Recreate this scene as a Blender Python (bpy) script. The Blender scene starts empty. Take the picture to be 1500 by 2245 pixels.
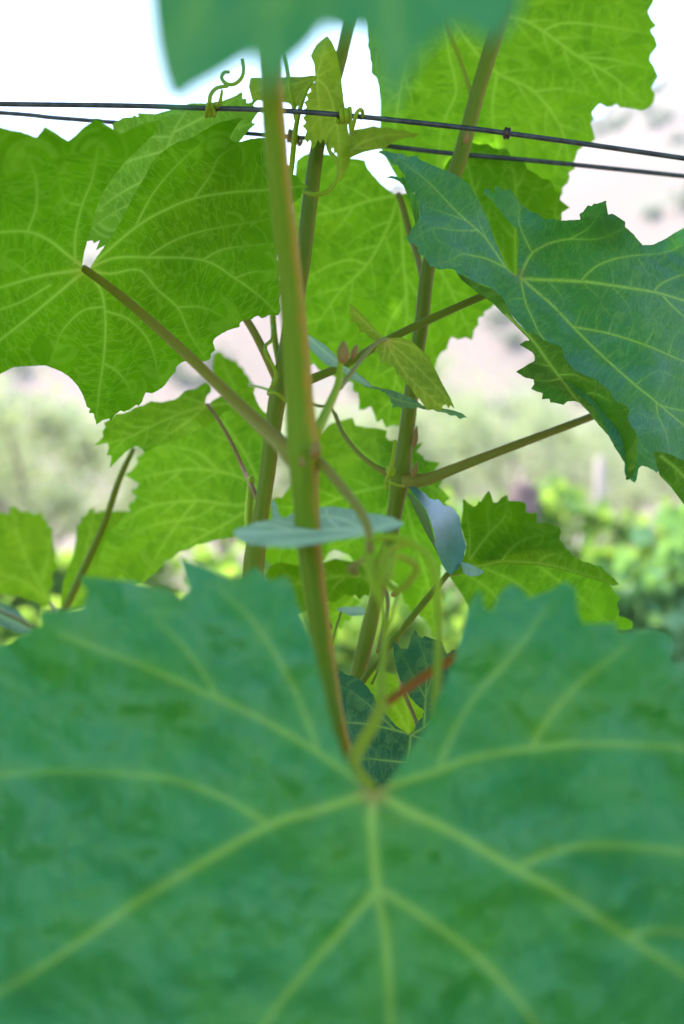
import bpy, math, random
import numpy as np
from mathutils import Vector

SC = bpy.context.scene
COL = SC.collection
random.seed(7)
R = np.random.RandomState(11)
rad = math.radians

# ------------------------------------------------------------------ camera
CAM = (0.0, 0.0, 1.45)
FPX = 3125.0                    # focal length in photo pixels (50 mm lens on a 24 mm wide frame)
cam_d = bpy.data.cameras.new("camera")
cam = bpy.data.objects.new("camera", cam_d)
COL.objects.link(cam)
cam.location = CAM
cam.rotation_euler = (rad(90), 0, 0)
cam_d.sensor_fit = 'HORIZONTAL'
cam_d.sensor_width = 24.0
cam_d.lens = 50.0
cam_d.clip_start = 0.02
cam_d.clip_end = 3000.0
cam_d.dof.use_dof = True
cam_d.dof.focus_distance = 0.505
cam_d.dof.aperture_fstop = 9.5
SC.camera = cam

# ------------------------------------------------------------------ light
SUN_EL, SUN_AZ = rad(60), rad(-38)      # azimuth from +Y, negative = to the left
SUN_STRENGTH, SUN_ANGLE = 2.6, 0.6
SKY_STRENGTH = 0.15
EXPOSURE = 2.38
HAZE = 0.0008
BLOCKER_N = 190  # count of unseen leaves added to block the sun
w = bpy.data.worlds.new("World")
SC.world = w
w.use_nodes = True
nt = w.node_tree
nt.nodes.clear()
sky = nt.nodes.new("ShaderNodeTexSky")
sky.sky_type = 'NISHITA'
sky.sun_disc = False
sky.sun_elevation = SUN_EL
sky.sun_rotation = SUN_AZ
sky.altitude = 200
sky.air_density = 1.0
sky.dust_density = 0.3
bg = nt.nodes.new("ShaderNodeBackground")
bg.inputs[1].default_value = SKY_STRENGTH
wo = nt.nodes.new("ShaderNodeOutputWorld")
nt.links.new(sky.outputs[0], bg.inputs[0])
nt.links.new(bg.outputs[0], wo.inputs[0])
sd = bpy.data.lights.new("sun", 'SUN')
sd.energy = SUN_STRENGTH
sd.angle = rad(SUN_ANGLE)
sd.color = (1.0, 0.955, 0.89)
sun = bpy.data.objects.new("sun", sd)
COL.objects.link(sun)
sv = Vector((math.sin(SUN_AZ) * math.cos(SUN_EL), math.cos(SUN_AZ) * math.cos(SUN_EL), math.sin(SUN_EL)))
sun.rotation_euler = sv.to_track_quat('Z', 'Y').to_euler()
sun.location = sv * 50
SC.view_settings.view_transform = 'Standard'
SC.view_settings.look = 'None'
SC.view_settings.exposure = EXPOSURE
SC.view_settings.gamma = 1.0
SC.view_settings.use_curve_mapping = False
SC.render.engine = 'CYCLES'
cy = SC.cycles
cy.use_denoising = True
try:
    cy.denoiser = 'OPENIMAGEDENOISE'
except Exception:
    pass
cy.max_bounces = 10
cy.diffuse_bounces = 6
cy.transmission_bounces = 8
cy.transparent_max_bounces = 8
cy.sample_clamp_indirect = 6.0


def P(px, py, d):
    """a point d metres in front of the lens plane, given where the photo shows it"""
    return (CAM[0] + (px - 750.0) / FPX * d, CAM[1] + d, CAM[2] - (py - 1122.5) / FPX * d)


# ------------------------------------------------------------------ materials
def new_mat(name):
    m = bpy.data.materials.new(name)
    m.use_nodes = True
    m.node_tree.nodes.clear()
    return m, m.node_tree


def N(t, kind, **kw):
    n = t.nodes.new(kind)
    for k, v in kw.items():
        setattr(n, k, v)
    return n


def mix(t, fac, a, b, blend='MIX'):
    n = N(t, "ShaderNodeMix", data_type='RGBA', blend_type=blend)
    for sock, v in ((n.inputs[0], fac), (n.inputs[6], a), (n.inputs[7], b)):
        if isinstance(v, bpy.types.NodeSocket):
            t.links.new(v, sock)
        elif isinstance(v, (int, float)):
            sock.default_value = v
        else:
            sock.default_value = (*v, 1.0)
    return n.outputs[2]


def mth(t, op, a, b=None, c=None, clamp=False):
    n = N(t, "ShaderNodeMath", operation=op, use_clamp=clamp)
    for i, v in enumerate((a, b, c)):
        if v is None:
            continue
        if isinstance(v, bpy.types.NodeSocket):
            t.links.new(v, n.inputs[i])
        else:
            n.inputs[i].default_value = v
    return n.outputs[0]


def ramp(t, src, a, b, lo=0.0, hi=1.0):
    n = N(t, "ShaderNodeMapRange")
    n.interpolation_type = 'SMOOTHSTEP'
    t.links.new(src, n.inputs[0])
    n.inputs[1].default_value = a
    n.inputs[2].default_value = b
    n.inputs[3].default_value = lo
    n.inputs[4].default_value = hi
    return n.outputs[0]


def leaf_material(name, top, under, trans, vein_col, trans_amt=0.5, rough=0.42, spec=0.5,
                  net_scale=1.0, net_amt=0.5, bump=0.6, felt=0.0, red=0.0, streak=0.6, patch=None, patch2=None, vein_gain=1.0, quilted=0.45, crack=1.0):
    vein_col = tuple(min(1, v * vein_gain) for v in vein_col)
    m, t = new_mat(name)
    out = N(t, "ShaderNodeOutputMaterial")
    av = N(t, "ShaderNodeAttribute", attribute_name="vein")
    ac = N(t, "ShaderNodeAttribute", attribute_name="net")
    geo = N(t, "ShaderNodeNewGeometry")
    tc = N(t, "ShaderNodeTexCoord")
    vein = av.outputs[2]
    # net veins: cells stretched away from the nearest rib
    mp = N(t, "ShaderNodeMapping")
    t.links.new(ac.outputs[1], mp.inputs[0])
    mp.inputs[3].default_value = (0.44 * net_scale, 0.12 * net_scale, 1)
    wob = N(t, "ShaderNodeTexNoise")
    t.links.new(ac.outputs[1], wob.inputs[0])
    wob.inputs['Scale'].default_value = 0.35
    wadd = N(t, "ShaderNodeVectorMath", operation='MULTIPLY_ADD')
    t.links.new(wob.outputs[1], wadd.inputs[0])
    wadd.inputs[1].default_value = (0.5, 0.5, 0)
    t.links.new(mp.outputs[0], wadd.inputs[2])
    v1 = N(t, "ShaderNodeTexVoronoi", feature='DISTANCE_TO_EDGE')
    t.links.new(wadd.outputs[0], v1.inputs['Vector'])
    v1.inputs['Scale'].default_value = 1.0
    e1 = ramp(t, v1.outputs[0], 0.0, 0.11, 1.0, 0.0)
    mp2 = N(t, "ShaderNodeMapping")
    t.links.new(tc.outputs['Object'], mp2.inputs[0])
    v2 = N(t, "ShaderNodeTexVoronoi", feature='DISTANCE_TO_EDGE')
    t.links.new(mp2.outputs[0], v2.inputs['Vector'])
    v2.inputs['Scale'].default_value = 850 * net_scale
    e2 = ramp(t, v2.outputs[0], 0.0, 0.13, 1.0, 0.0)
    ns = N(t, "ShaderNodeTexNoise")
    t.links.new(tc.outputs['Object'], ns.inputs[0])
    ns.inputs['Scale'].default_value = 38
    ns.inputs['Detail'].default_value = 5
    nb = ramp(t, ns.outputs[0], 0.3, 0.7)
    fine = N(t, "ShaderNodeTexNoise")
    t.links.new(tc.outputs['Object'], fine.inputs[0])
    fine.inputs['Scale'].default_value = 900
    fine.inputs['Detail'].default_value = 3
    net = mth(t, 'MAXIMUM', mth(t, 'MULTIPLY', e1, 0.46 * net_amt), mth(t, 'MULTIPLY', e2, 0.16 * net_amt))
    allv = mth(t, 'MAXIMUM', vein, net, clamp=True)
    # upper side / lower side of the blade
    bf = geo.outputs['Backfacing']
    base = mix(t, bf, top, under)
    base = mix(t, mth(t, 'MULTIPLY', nb, 0.35), base, mix(t, 1.0, base, (0.62, 0.85, 0.5), 'MULTIPLY'))
    big = N(t, "ShaderNodeTexNoise")
    t.links.new(tc.outputs['Object'], big.inputs[0])
    big.inputs['Scale'].default_value = 26
    big.inputs['Detail'].default_value = 3
    bigf = ramp(t, big.outputs[0], 0.48, 0.68)
    mid = N(t, "ShaderNodeTexNoise")
    t.links.new(tc.outputs['Object'], mid.inputs[0])
    mid.inputs['Scale'].default_value = 95
    mid.inputs['Detail'].default_value = 4
    midf = ramp(t, mid.outputs[0], 0.35, 0.68)
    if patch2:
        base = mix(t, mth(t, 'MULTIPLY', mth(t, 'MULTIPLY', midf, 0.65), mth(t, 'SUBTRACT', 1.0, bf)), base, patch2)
    if patch:
        base = mix(t, mth(t, 'MULTIPLY', bigf, 0.8), base, patch)
    colr = mix(t, mth(t, 'MULTIPLY', allv, 0.85), base, vein_col)
    if red > 0:
        ar = N(t, "ShaderNodeAttribute", attribute_name="red")
        colr = mix(t, mth(t, 'MULTIPLY', ar.outputs[2], red), colr, (0.28, 0.07, 0.05))
    tcol = mix(t, mth(t, 'MULTIPLY', nb, 0.5), trans, mix(t, 1.0, trans, (0.7, 0.86, 0.6), 'MULTIPLY'))

    # blade thicker in places: lets less light through
    sepn = N(t, "ShaderNodeSeparateXYZ")
    t.links.new(ac.outputs[1], sepn.inputs[0])
    qm = N(t, "ShaderNodeMapping")
    t.links.new(ac.outputs[1], qm.inputs[0])
    qm.inputs[3].default_value = (0.30, 0.085, 1)
    qn = N(t, "ShaderNodeTexNoise")
    t.links.new(qm.outputs[0], qn.inputs[0])
    qn.inputs['Scale'].default_value = 1.0
    qn.inputs['Detail'].default_value = 4
    qn.inputs['Roughness'].default_value = 0.6
    quilt = ramp(t, qn.outputs[0], 0.40, 0.64)
    th = mth(t, 'ADD', mth(t, 'MULTIPLY', bigf, 0.22), mth(t, 'MULTIPLY', midf, 0.2))
    th = mth(t, 'ADD', th, mth(t, 'MULTIPLY', quilt, quilted))
    th = mth(t, 'ADD', th, mth(t, 'MULTIPLY', fine.outputs[0], 0.12))
    tcol = mix(t, th, tcol, mix(t, 1.0, tcol, (0.36, 0.52, 0.4), 'MULTIPLY'))
    ar2 = N(t, "ShaderNodeAttribute", attribute_name="rib")
    halo = mth(t, 'MULTIPLY', ar2.outputs[2], 0.30)
    pale = tuple(min(1, a_ * 0.75 + b_ * 0.9) for a_, b_ in zip(trans, vein_col))
    tcol = mix(t, halo, tcol, mix(t, 0.5, trans, pale))
    tcol = mix(t, mth(t, 'MULTIPLY', allv, 0.8), tcol, pale)
    colr = mix(t, mth(t, 'MULTIPLY', ar2.outputs[2], 0.14), colr, vein_col)
    # relief
    stk = N(t, "ShaderNodeTexNoise")
    mp3 = N(t, "ShaderNodeMapping")
    t.links.new(tc.outputs['Object'], mp3.inputs[0])
    mp3.vector_type = 'TEXTURE'
    mp3.inputs[2].default_value = (0, rad(28), 0)
    mp3.inputs[3].default_value = (0.0009, 0.0022, 0.0040)
    t.links.new(mp3.outputs[0], stk.inputs[0])
    stk.inputs['Scale'].default_value = 1.0
    stk.inputs['Detail'].default_value = 6
    stk.inputs['Roughness'].default_value = 0.65
    hgt = mth(t, 'ADD', mth(t, 'MULTIPLY', e1, -0.16 * crack), mth(t, 'MULTIPLY', e2, -0.2 * crack))
    hgt = mth(t, 'ADD', hgt, mth(t, 'MULTIPLY', stk.outputs[0], streak))
    hgt = mth(t, 'ADD', hgt, mth(t, 'MULTIPLY', fine.outputs[0], 0.5))
    hgt = mth(t, 'MULTIPLY', hgt, mth(t, 'SUBTRACT', 1.0, mth(t, 'MULTIPLY', bf, 1.6)))
    bp = N(t, "ShaderNodeBump")
    bp.inputs['Strength'].default_value = bump
    bp.inputs['Distance'].default_value = 0.0005
    t.links.new(hgt, bp.inputs['Height'])
    pr = N(t, "ShaderNodeBsdfPrincipled")
    t.links.new(colr, pr.inputs['Base Color'])
    rg = mth(t, 'ADD', mth(t, 'MULTIPLY', bf, 0.3), rough)
    rg = mth(t, 'ADD', rg, mth(t, 'MULTIPLY', fine.outputs[0], 0.12), clamp=True)
    t.links.new(rg, pr.inputs['Roughness'])
    sp = mth(t, 'MULTIPLY', mth(t, 'SUBTRACT', 1.0, mth(t, 'MULTIPLY', bf, 0.6)), spec)
    t.links.new(sp, pr.inputs['Specular IOR Level'])
    t.links.new(bp.outputs[0], pr.inputs['Normal'])
    if felt > 0:
        pr.inputs['Sheen Weight'].default_value = felt
        pr.inputs['Sheen Roughness'].default_value = 0.45
        pr.inputs['Sheen Tint'].default_value = (0.8, 0.95, 1.0, 1)
    tr = N(t, "ShaderNodeBsdfTranslucent")
    t.links.new(tcol, tr.inputs[0])
    t.links.new(bp.outputs[0], tr.inputs[1])
    ms = N(t, "ShaderNodeMixShader")
    ms.inputs[0].default_value = trans_amt
    t.links.new(pr.outputs[0], ms.inputs[1])
    t.links.new(tr.outputs[0], ms.inputs[2])
    t.links.new(ms.outputs[0], out.inputs[0])
    return m


def cane_material(name, green, side, side_amt=0.8, bump=0.5, rough=0.45, spec=0.4):
    m, t = new_mat(name)
    out = N(t, "ShaderNodeOutputMaterial")
    a = N(t, "ShaderNodeAttribute", attribute_name="around")     # x = -1..1 flush side, y = angle, z = length (mm)
    sep = N(t, "ShaderNodeSeparateXYZ")
    t.links.new(a.outputs[1], sep.inputs[0])
    mp = N(t, "ShaderNodeMapping")
    t.links.new(a.outputs[1], mp.inputs[0])
    mp.inputs[3].default_value = (0, 4.2, 0.05)
    st = N(t, "ShaderNodeTexNoise")
    t.links.new(mp.outputs[0], st.inputs[0])
    st.inputs['Scale'].default_value = 2.2
    st.inputs['Detail'].default_value = 6
    mp2 = N(t, "ShaderNodeMapping")
    t.links.new(a.outputs[1], mp2.inputs[0])
    mp2.inputs[3].default_value = (0.5, 0.5, 0.12)
    bl = N(t, "ShaderNodeTexNoise")
    t.links.new(mp2.outputs[0], bl.inputs[0])
    bl.inputs['Scale'].default_value = 1.6
    bl.inputs['Detail'].default_value = 5
    f = mth(t, 'ADD', sep.outputs[0], mth(t, 'MULTIPLY', mth(t, 'SUBTRACT', st.outputs[0], 0.5), 1.1))
    f = mth(t, 'ADD', f, mth(t, 'MULTIPLY', mth(t, 'SUBTRACT', bl.outputs[0], 0.5), 0.9))
    f = ramp(t, f, 0.15, 0.95, 0.0, side_amt)
    c = mix(t, f, green, side)
    c = mix(t, ramp(t, st.outputs[0], 0.35, 0.7, 0.0, 0.45), c, mix(t, 1.0, c, (0.55, 0.6, 0.5), 'MULTIPLY'))
    sp = N(t, "ShaderNodeTexVoronoi")
    t.links.new(N(t, "ShaderNodeTexCoord").outputs['Object'], sp.inputs['Vector'])
    sp.inputs['Scale'].default_value = 420
    c = mix(t, ramp(t, sp.outputs[0], 0.05, 0.16, 0.55, 0.0), c, (0.09, 0.055, 0.03))
    bp = N(t, "ShaderNodeBump")
    bp.inputs['Strength'].default_value = bump
    bp.inputs['Distance'].default_value = 0.0006
    t.links.new(st.outputs[0], bp.inputs['Height'])
    pr = N(t, "ShaderNodeBsdfPrincipled")
    t.links.new(c, pr.inputs['Base Color'])
    pr.inputs['Roughness'].default_value = rough
    pr.inputs['Specular IOR Level'].default_value = spec
    pr.inputs['Subsurface Weight'].default_value = 0.12
    pr.inputs['Subsurface Radius'].default_value = (0.6, 0.9, 0.15)
    pr.inputs['Subsurface Scale'].default_value = 0.002
    t.links.new(bp.outputs[0], pr.inputs['Normal'])
    t.links.new(pr.outputs[0], out.inputs[0])
    return m


def plain_material(name, c1, c2, scale=8.0, rough=0.8, trans=None, trans_amt=0.4, bump=0.0, metal=0.0, spec=0.3, obj_rand=0.0):
    m, t = new_mat(name)
    out = N(t, "ShaderNodeOutputMaterial")
    tc = N(t, "ShaderNodeTexCoord")
    ns = N(t, "ShaderNodeTexNoise")
    t.links.new(tc.outputs['Object'], ns.inputs[0])
    ns.inputs['Scale'].default_value = scale
    ns.inputs['Detail'].default_value = 8
    c = mix(t, ramp(t, ns.outputs[0], 0.36, 0.64), c1, c2)
    if obj_rand > 0:
        oi = N(t, "ShaderNodeObjectInfo")
        c = mix(t, mth(t, 'MULTIPLY', oi.outputs['Random'], obj_rand), c, mix(t, 1.0, c, (0.6, 0.75, 0.5), 'MULTIPLY'))
    pr = N(t, "ShaderNodeBsdfPrincipled")
    t.links.new(c, pr.inputs['Base Color'])
    pr.inputs['Roughness'].default_value = rough
    pr.inputs['Metallic'].default_value = metal
    pr.inputs['Specular IOR Level'].default_value = spec
    if bump > 0:
        bp = N(t, "ShaderNodeBump")
        bp.inputs['Strength'].default_value = bump
        t.links.new(ns.outputs[0], bp.inputs['Height'])
        t.links.new(bp.outputs[0], pr.inputs['Normal'])
    if trans:
        tr = N(t, "ShaderNodeBsdfTranslucent")
        t.links.new(mix(t, ramp(t, ns.outputs[0], 0.36, 0.64), trans, tuple(0.8 * x for x in trans)), tr.inputs[0])
        ms = N(t, "ShaderNodeMixShader")
        ms.inputs[0].default_value = trans_amt
        t.links.new(pr.outputs[0], ms.inputs[1])
        t.links.new(tr.outputs[0], ms.inputs[2])
        t.links.new(ms.outputs[0], out.inputs[0])
    else:
        t.links.new(pr.outputs[0], out.inputs[0])
    return m


VEIN = (0.17, 0.29, 0.035)
M_MATURE = leaf_material("mature_leaf", (0.008, 0.130, 0.046), (0.045, 0.14, 0.010), (0.05, 0.22, 0.008), VEIN,
                         trans_amt=0.36, rough=0.45, spec=0.3, red=0.8, bump=0.6, patch=(0.036, 0.160, 0.006), patch2=(0.014, 0.140, 0.078), vein_gain=1.3, net_amt=0.7)
M_NEAR = leaf_material("near_leaf", (0.008, 0.155, 0.036), (0.045, 0.14, 0.010), (0.06, 0.26, 0.010), VEIN,
                       trans_amt=0.36, rough=0.38, spec=0.42, red=0.8, bump=0.35, patch=(0.026, 0.168, 0.010), patch2=(0.012, 0.160, 0.058), vein_gain=1.1, net_amt=0.25, quilted=0.2)
M_BLUE = leaf_material("bluish_leaf", (0.015, 0.13, 0.10), (0.035, 0.12, 0.003), (0.03, 0.14, 0.02), (0.04, 0.18, 0.14),
                       trans_amt=0.25, rough=0.30, spec=0.9, red=0.0, bump=0.3, crack=0.0, net_amt=0.1, patch2=(0.05, 0.17, 0.19))
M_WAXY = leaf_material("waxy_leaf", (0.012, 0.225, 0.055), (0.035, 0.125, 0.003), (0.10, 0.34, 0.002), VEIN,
                       trans_amt=0.38, rough=0.30, spec=0.6, red=0.8, bump=1.0, streak=8.0, patch=(0.030, 0.26, 0.020), patch2=(0.055, 0.27, 0.210),  # patch2 puts the bluish sky sheen into the base colour
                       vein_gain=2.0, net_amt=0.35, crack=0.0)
M_CRISP = leaf_material("dark_crisp_leaf", (0.003, 0.085, 0.018), (0.045, 0.14, 0.008), (0.02, 0.10, 0.004), VEIN,
                       trans_amt=0.25, rough=0.42, spec=0.28, red=0.8, bump=1.0, streak=3.0, patch2=(0.006, 0.11, 0.036), vein_gain=1.4, net_amt=0.4)
M_UNDER = leaf_material("backlit_leaf", (0.012, 0.08, 0.018), (0.035, 0.125, 0.003), (0.150, 0.39, 0.001), VEIN,
                        trans_amt=0.52, rough=0.5, spec=0.12, red=0.8, net_amt=0.6, patch=(0.05, 0.125, 0.002), vein_gain=1.05, quilted=0.36)
M_THIN = leaf_material("thin_backlit_leaf", (0.016, 0.09, 0.016), (0.06, 0.17, 0.008), (0.25, 0.55, 0.008), VEIN,
                       trans_amt=0.56, rough=0.5, spec=0.12, red=0.6, net_amt=0.6, vein_gain=1.15, quilted=0.5)
M_YOUNG = leaf_material("young_leaf", (0.05, 0.13, 0.02), (0.12, 0.19, 0.014), (0.30, 0.48, 0.010), (0.26, 0.32, 0.05),
                        trans_amt=0.5, rough=0.5, spec=0.15, red=0.9, net_scale=1.8)
M_PALE = leaf_material("downy_leaf", (0.09, 0.24, 0.085), (0.10, 0.18, 0.07), (0.10, 0.26, 0.015), (0.30, 0.46, 0.22),
                       trans_amt=0.3, rough=0.5, spec=0.3, felt=0.2, net_scale=1.4, patch=(0.04, 0.16, 0.03), patch2=(0.15, 0.27, 0.17))
M_SHOW = leaf_material("pale_backlit_leaf", (0.02, 0.08, 0.02), (0.07, 0.18, 0.018), (0.19, 0.48, 0.014), (0.26, 0.42, 0.08),
                       trans_amt=0.58, rough=0.5, spec=0.2, red=0.6, net_amt=0.8, net_scale=0.9, quilted=0.3)
M_CANE_F = cane_material("front_cane", (0.095, 0.175, 0.002), (0.28, 0.160, 0.010), 0.8, rough=0.55, spec=0.12, bump=0.8)
M_CANE = cane_material("cane", (0.085, 0.140, 0.002), (0.17, 0.145, 0.004), 0.6, rough=0.5, spec=0.14, bump=0.9)
M_PETIOLE = cane_material("petiole", (0.13, 0.155, 0.008), (0.19, 0.115, 0.008), 0.6, rough=0.5, spec=0.25, bump=0.7)
M_PETIOLE_DUSK = cane_material("brownish_petiole", (0.13, 0.10, 0.006), (0.18, 0.07, 0.006), 0.8, rough=0.5, spec=0.2)
M_PETIOLE_RED = cane_material("red_petiole", (0.17, 0.085, 0.002), (0.20, 0.060, 0.002), 0.9, rough=0.6, spec=0.05)
M_TENDRIL = cane_material("tendril", (0.15, 0.25, 0.003), (0.26, 0.25, 0.006), 0.5, rough=0.6, spec=0.15)
M_BUD = plain_material("bud_scale", (0.12, 0.10, 0.012), (0.15, 0.085, 0.016), 260, 0.7, bump=0.3)
M_WIRE = plain_material("wire_coating", (0.004, 0.010, 0.010), (0.022, 0.032, 0.028), 260, 0.42, bump=0.5, spec=0.35)
M_CLIP = plain_material("clip_metal", (0.05, 0.035, 0.03), (0.02, 0.014, 0.012), 300, 0.45, bump=0.3, metal=0.6)

# ------------------------------------------------------------------ object helpers


def link(name, me, mat=None, parent=None):
    o = bpy.data.objects.new(name, me)
    COL.objects.link(o)
    if mat is not None:
        me.materials.append(mat)
    if parent is not None:
        o.parent = parent
        o.matrix_parent_inverse = parent.matrix_world.inverted()
    return o


def thing(name, label, cat, loc, group=None):
    o = bpy.data.objects.new(name, None)
    COL.objects.link(o)
    o.location = loc
    o.empty_display_size = 0.02
    o['label'] = label
    o['category'] = cat
    if group:
        o['group'] = group
    bpy.context.view_layer.update()
    return o


def tag(o, label=None, cat=None, group=None, kind=None):
    for k, v in (('label', label), ('category', cat), ('group', group), ('kind', kind)):
        if v:
            o[k] = v
    return o


def mesh_np(name, verts, faces, smooth=True):
    me = bpy.data.meshes.new(name)
    verts = np.asarray(verts, dtype=np.float32)
    faces = np.asarray(faces, dtype=np.int32)
    n, k = faces.shape
    me.vertices.add(len(verts))
    me.vertices.foreach_set("co", verts.ravel())
    me.loops.add(n * k)
    me.loops.foreach_set("vertex_index", faces.ravel())
    me.polygons.add(n)
    me.polygons.foreach_set("loop_start", np.arange(0, n * k, k, dtype=np.int32))
    me.polygons.foreach_set("loop_total", np.full(n, k, dtype=np.int32))
    me.update(calc_edges=True)
    if smooth:
        me.polygons.foreach_set("use_smooth", np.ones(n, dtype=bool))
    me.validate()
    return me


def spline(pts, step):
    """Catmull-Rom through rows of pts (any number of columns), first two columns measured for spacing"""
    p = np.asarray(pts, float)
    if len(p) == 2:
        n = max(2, int(np.linalg.norm(p[1, :2] - p[0, :2]) / step) + 1)
        u = np.linspace(0, 1, n)[:, None]
        return p[0] * (1 - u) + p[1] * u
    q = np.vstack([2 * p[0] - p[1], p, 2 * p[-1] - p[-2]])
    out = []
    for i in range(1, len(q) - 2):
        a, b, c, d = q[i - 1], q[i], q[i + 1], q[i + 2]
        n = max(2, int(np.linalg.norm(c[:2] - b[:2]) / step) + 1)
        for u in np.linspace(0, 1, n, endpoint=False):
            out.append(0.5 * ((2 * b) + (-a + c) * u + (2 * a - 5 * b + 4 * c - d) * u * u + (-a + 3 * b - 3 * c + d) * u ** 3))
    out.append(q[-2])
    return np.array(out)


def tube_data(pts3, radii, seg=14, flush=(1, 0, 0), ridge=0.0, cap=True):
    pts3 = np.asarray(pts3, float)
    radii = np.asarray(radii, float)
    n = len(pts3)
    tan = np.gradient(pts3, axis=0)
    tan /= np.linalg.norm(tan, axis=1)[:, None] + 1e-12
    up = np.array([0.0, 1.0, 0.0])
    if abs(tan[0] @ up) > 0.9:
        up = np.array([0.0, 0.0, 1.0])
    u = np.cross(tan[0], up)
    u /= np.linalg.norm(u)
    V, A = [], []
    L = 0.0
    fl = np.array(flush, float)
    for i in range(n):
        u = u - tan[i] * (u @ tan[i])
        u /= np.linalg.norm(u)
        v = np.cross(tan[i], u)
        if i:
            L += np.linalg.norm(pts3[i] - pts3[i - 1]) * 1000
        for k in range(seg):
            a = 2 * math.pi * k / seg
            dr = u * math.cos(a) + v * math.sin(a)
            rr = radii[i] * (1 + ridge * math.cos(7 * a + 0.4))
            V.append(pts3[i] + dr * rr)
            A.append((float(dr @ fl), math.cos(a) * 2 + 2.3, L if L else 0.01))
    F = []
    for i in range(n - 1):
        for k in range(seg):
            k2 = (k + 1) % seg
            F.append((i * seg + k, i * seg + k2, (i + 1) * seg + k2, (i + 1) * seg + k))
    if cap:
        for i, s in ((0, 1), (n - 1, -1)):
            c = len(V)
            V.append(pts3[i] - tan[i] * s * radii[i] * 0.5)
            A.append(A[i * seg])
            for k in range(seg):
                k2 = (k + 1) % seg
                F.append((c, i * seg + k2, i * seg + k, i * seg + k) if False else
                         ((c, i * seg + k2, i * seg + k, c) if s > 0 else (c, i * seg + k, i * seg + k2, c)))
    return np.array(V), F, np.array(A)


def faces_to_mesh(name, V, F, A=None, smooth=True):
    me = bpy.data.meshes.new(name)
    G = [tuple(dict.fromkeys(f)) for f in F]
    me.from_pydata([tuple(v) for v in V], [], G)
    if smooth:
        me.polygons.foreach_set("use_smooth", np.ones(len(me.polygons), dtype=bool))
    if A is not None:
        at = me.attributes.new("around", 'FLOAT_VECTOR', 'POINT')
        at.data.foreach_set("vector", np.asarray(A, dtype=np.float32).ravel())
    me.update()
    return me


def cane(name, pts, mat, parent, seg=18, step=7.0, flush=(1, 0, 0), ridge=0.0, label=None):
    """pts rows: px, py, depth, width in photo pixels"""
    s = spline(pts, step)
    p3 = np.array([P(a, b, c) for a, b, c, _ in s])
    r = s[:, 3] * 0.5 / FPX * s[:, 2]
    q_ = np.arange(len(r)) * step
    r = r * (1 + 0.05 * vnoise(q_, q_ * 0 + 3.3, int(s[0, 0]) % 97, 1 / 38.0) + 0.04 * vnoise(q_, q_ * 0 + 9.1, int(s[0, 1]) % 89, 1 / 14.0))
    V, F, A = tube_data(p3, r, seg, flush, ridge)
    o = link(name, faces_to_mesh(name, V, F, A), mat, parent)
    if label:
        o['label'] = label
    return o


def tps(ctrl):
    c = np.asarray(ctrl, float)
    xy = c[:, :2] / 500.0
    n = len(c)

    def ker(r2):
        return 0.5 * r2 * np.log(r2 + 1e-12)
    d2 = ((xy[:, None] - xy[None]) ** 2).sum(-1)
    K = ker(d2) + np.eye(n) * 0.01
    Q = np.hstack([np.ones((n, 1)), xy])
    A = np.zeros((n + 3, n + 3))
    A[:n, :n] = K
    A[:n, n:] = Q
    A[n:, :n] = Q.T
    s = np.linalg.solve(A, np.concatenate([c[:, 2], np.zeros(3)]))

    def f(p):
        q = p / 500.0
        k = ker(((q[:, None] - xy[None]) ** 2).sum(-1))
        return k @ s[:n] + s[n] + q @ s[n + 1:]
    return f


def inside(pts, poly):
    x, y = pts[:, 0], pts[:, 1]
    r = np.zeros(len(pts), bool)
    n = len(poly)
    j = n - 1
    for i in range(n):
        xi, yi = poly[i]
        xj, yj = poly[j]
        if yi != yj:
            c = ((yi > y) != (yj > y)) & (x < (xj - xi) * (y - yi) / (yj - yi) + xi)
            r ^= c
        j = i
    return r


def seg_dist(pts, A, B, W=None):
    """distance of pts to segments; returns nearest distance, index, parameter"""
    best = np.full(len(pts), 1e9)
    idx = np.zeros(len(pts), int)
    tt = np.zeros(len(pts))
    side = np.zeros(len(pts))
    for i in range(len(A)):
        ab = B[i] - A[i]
        l2 = ab @ ab + 1e-9
        t = np.clip(((pts - A[i]) @ ab) / l2, 0, 1)
        q = pts - (A[i] + t[:, None] * ab)
        d = np.hypot(q[:, 0], q[:, 1])
        m = d < best
        best[m] = d[m]
        idx[m] = i
        tt[m] = t[m]
        side[m] = np.sign(q[m, 0] * ab[1] - q[m, 1] * ab[0])
    return best, idx, tt, side


def vnoise(x, y, seed, f):
    """smooth value noise"""
    rs = np.random.RandomState(seed)
    g = rs.rand(64, 64)
    x = np.asarray(x * f, float)
    y = np.asarray(y * f, float)
    xi, yi = np.floor(x).astype(int), np.floor(y).astype(int)
    u, v = x - xi, y - yi
    u = u * u * (3 - 2 * u)
    v = v * v * (3 - 2 * v)
    x0, x1, y0, y1 = xi % 64, (xi + 1) % 64, yi % 64, (yi + 1) % 64
    return (g[y0, x0] * (1 - u) + g[y0, x1] * u) * (1 - v) + (g[y1, x0] * (1 - u) + g[y1, x1] * u) * v - 0.5


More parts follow.
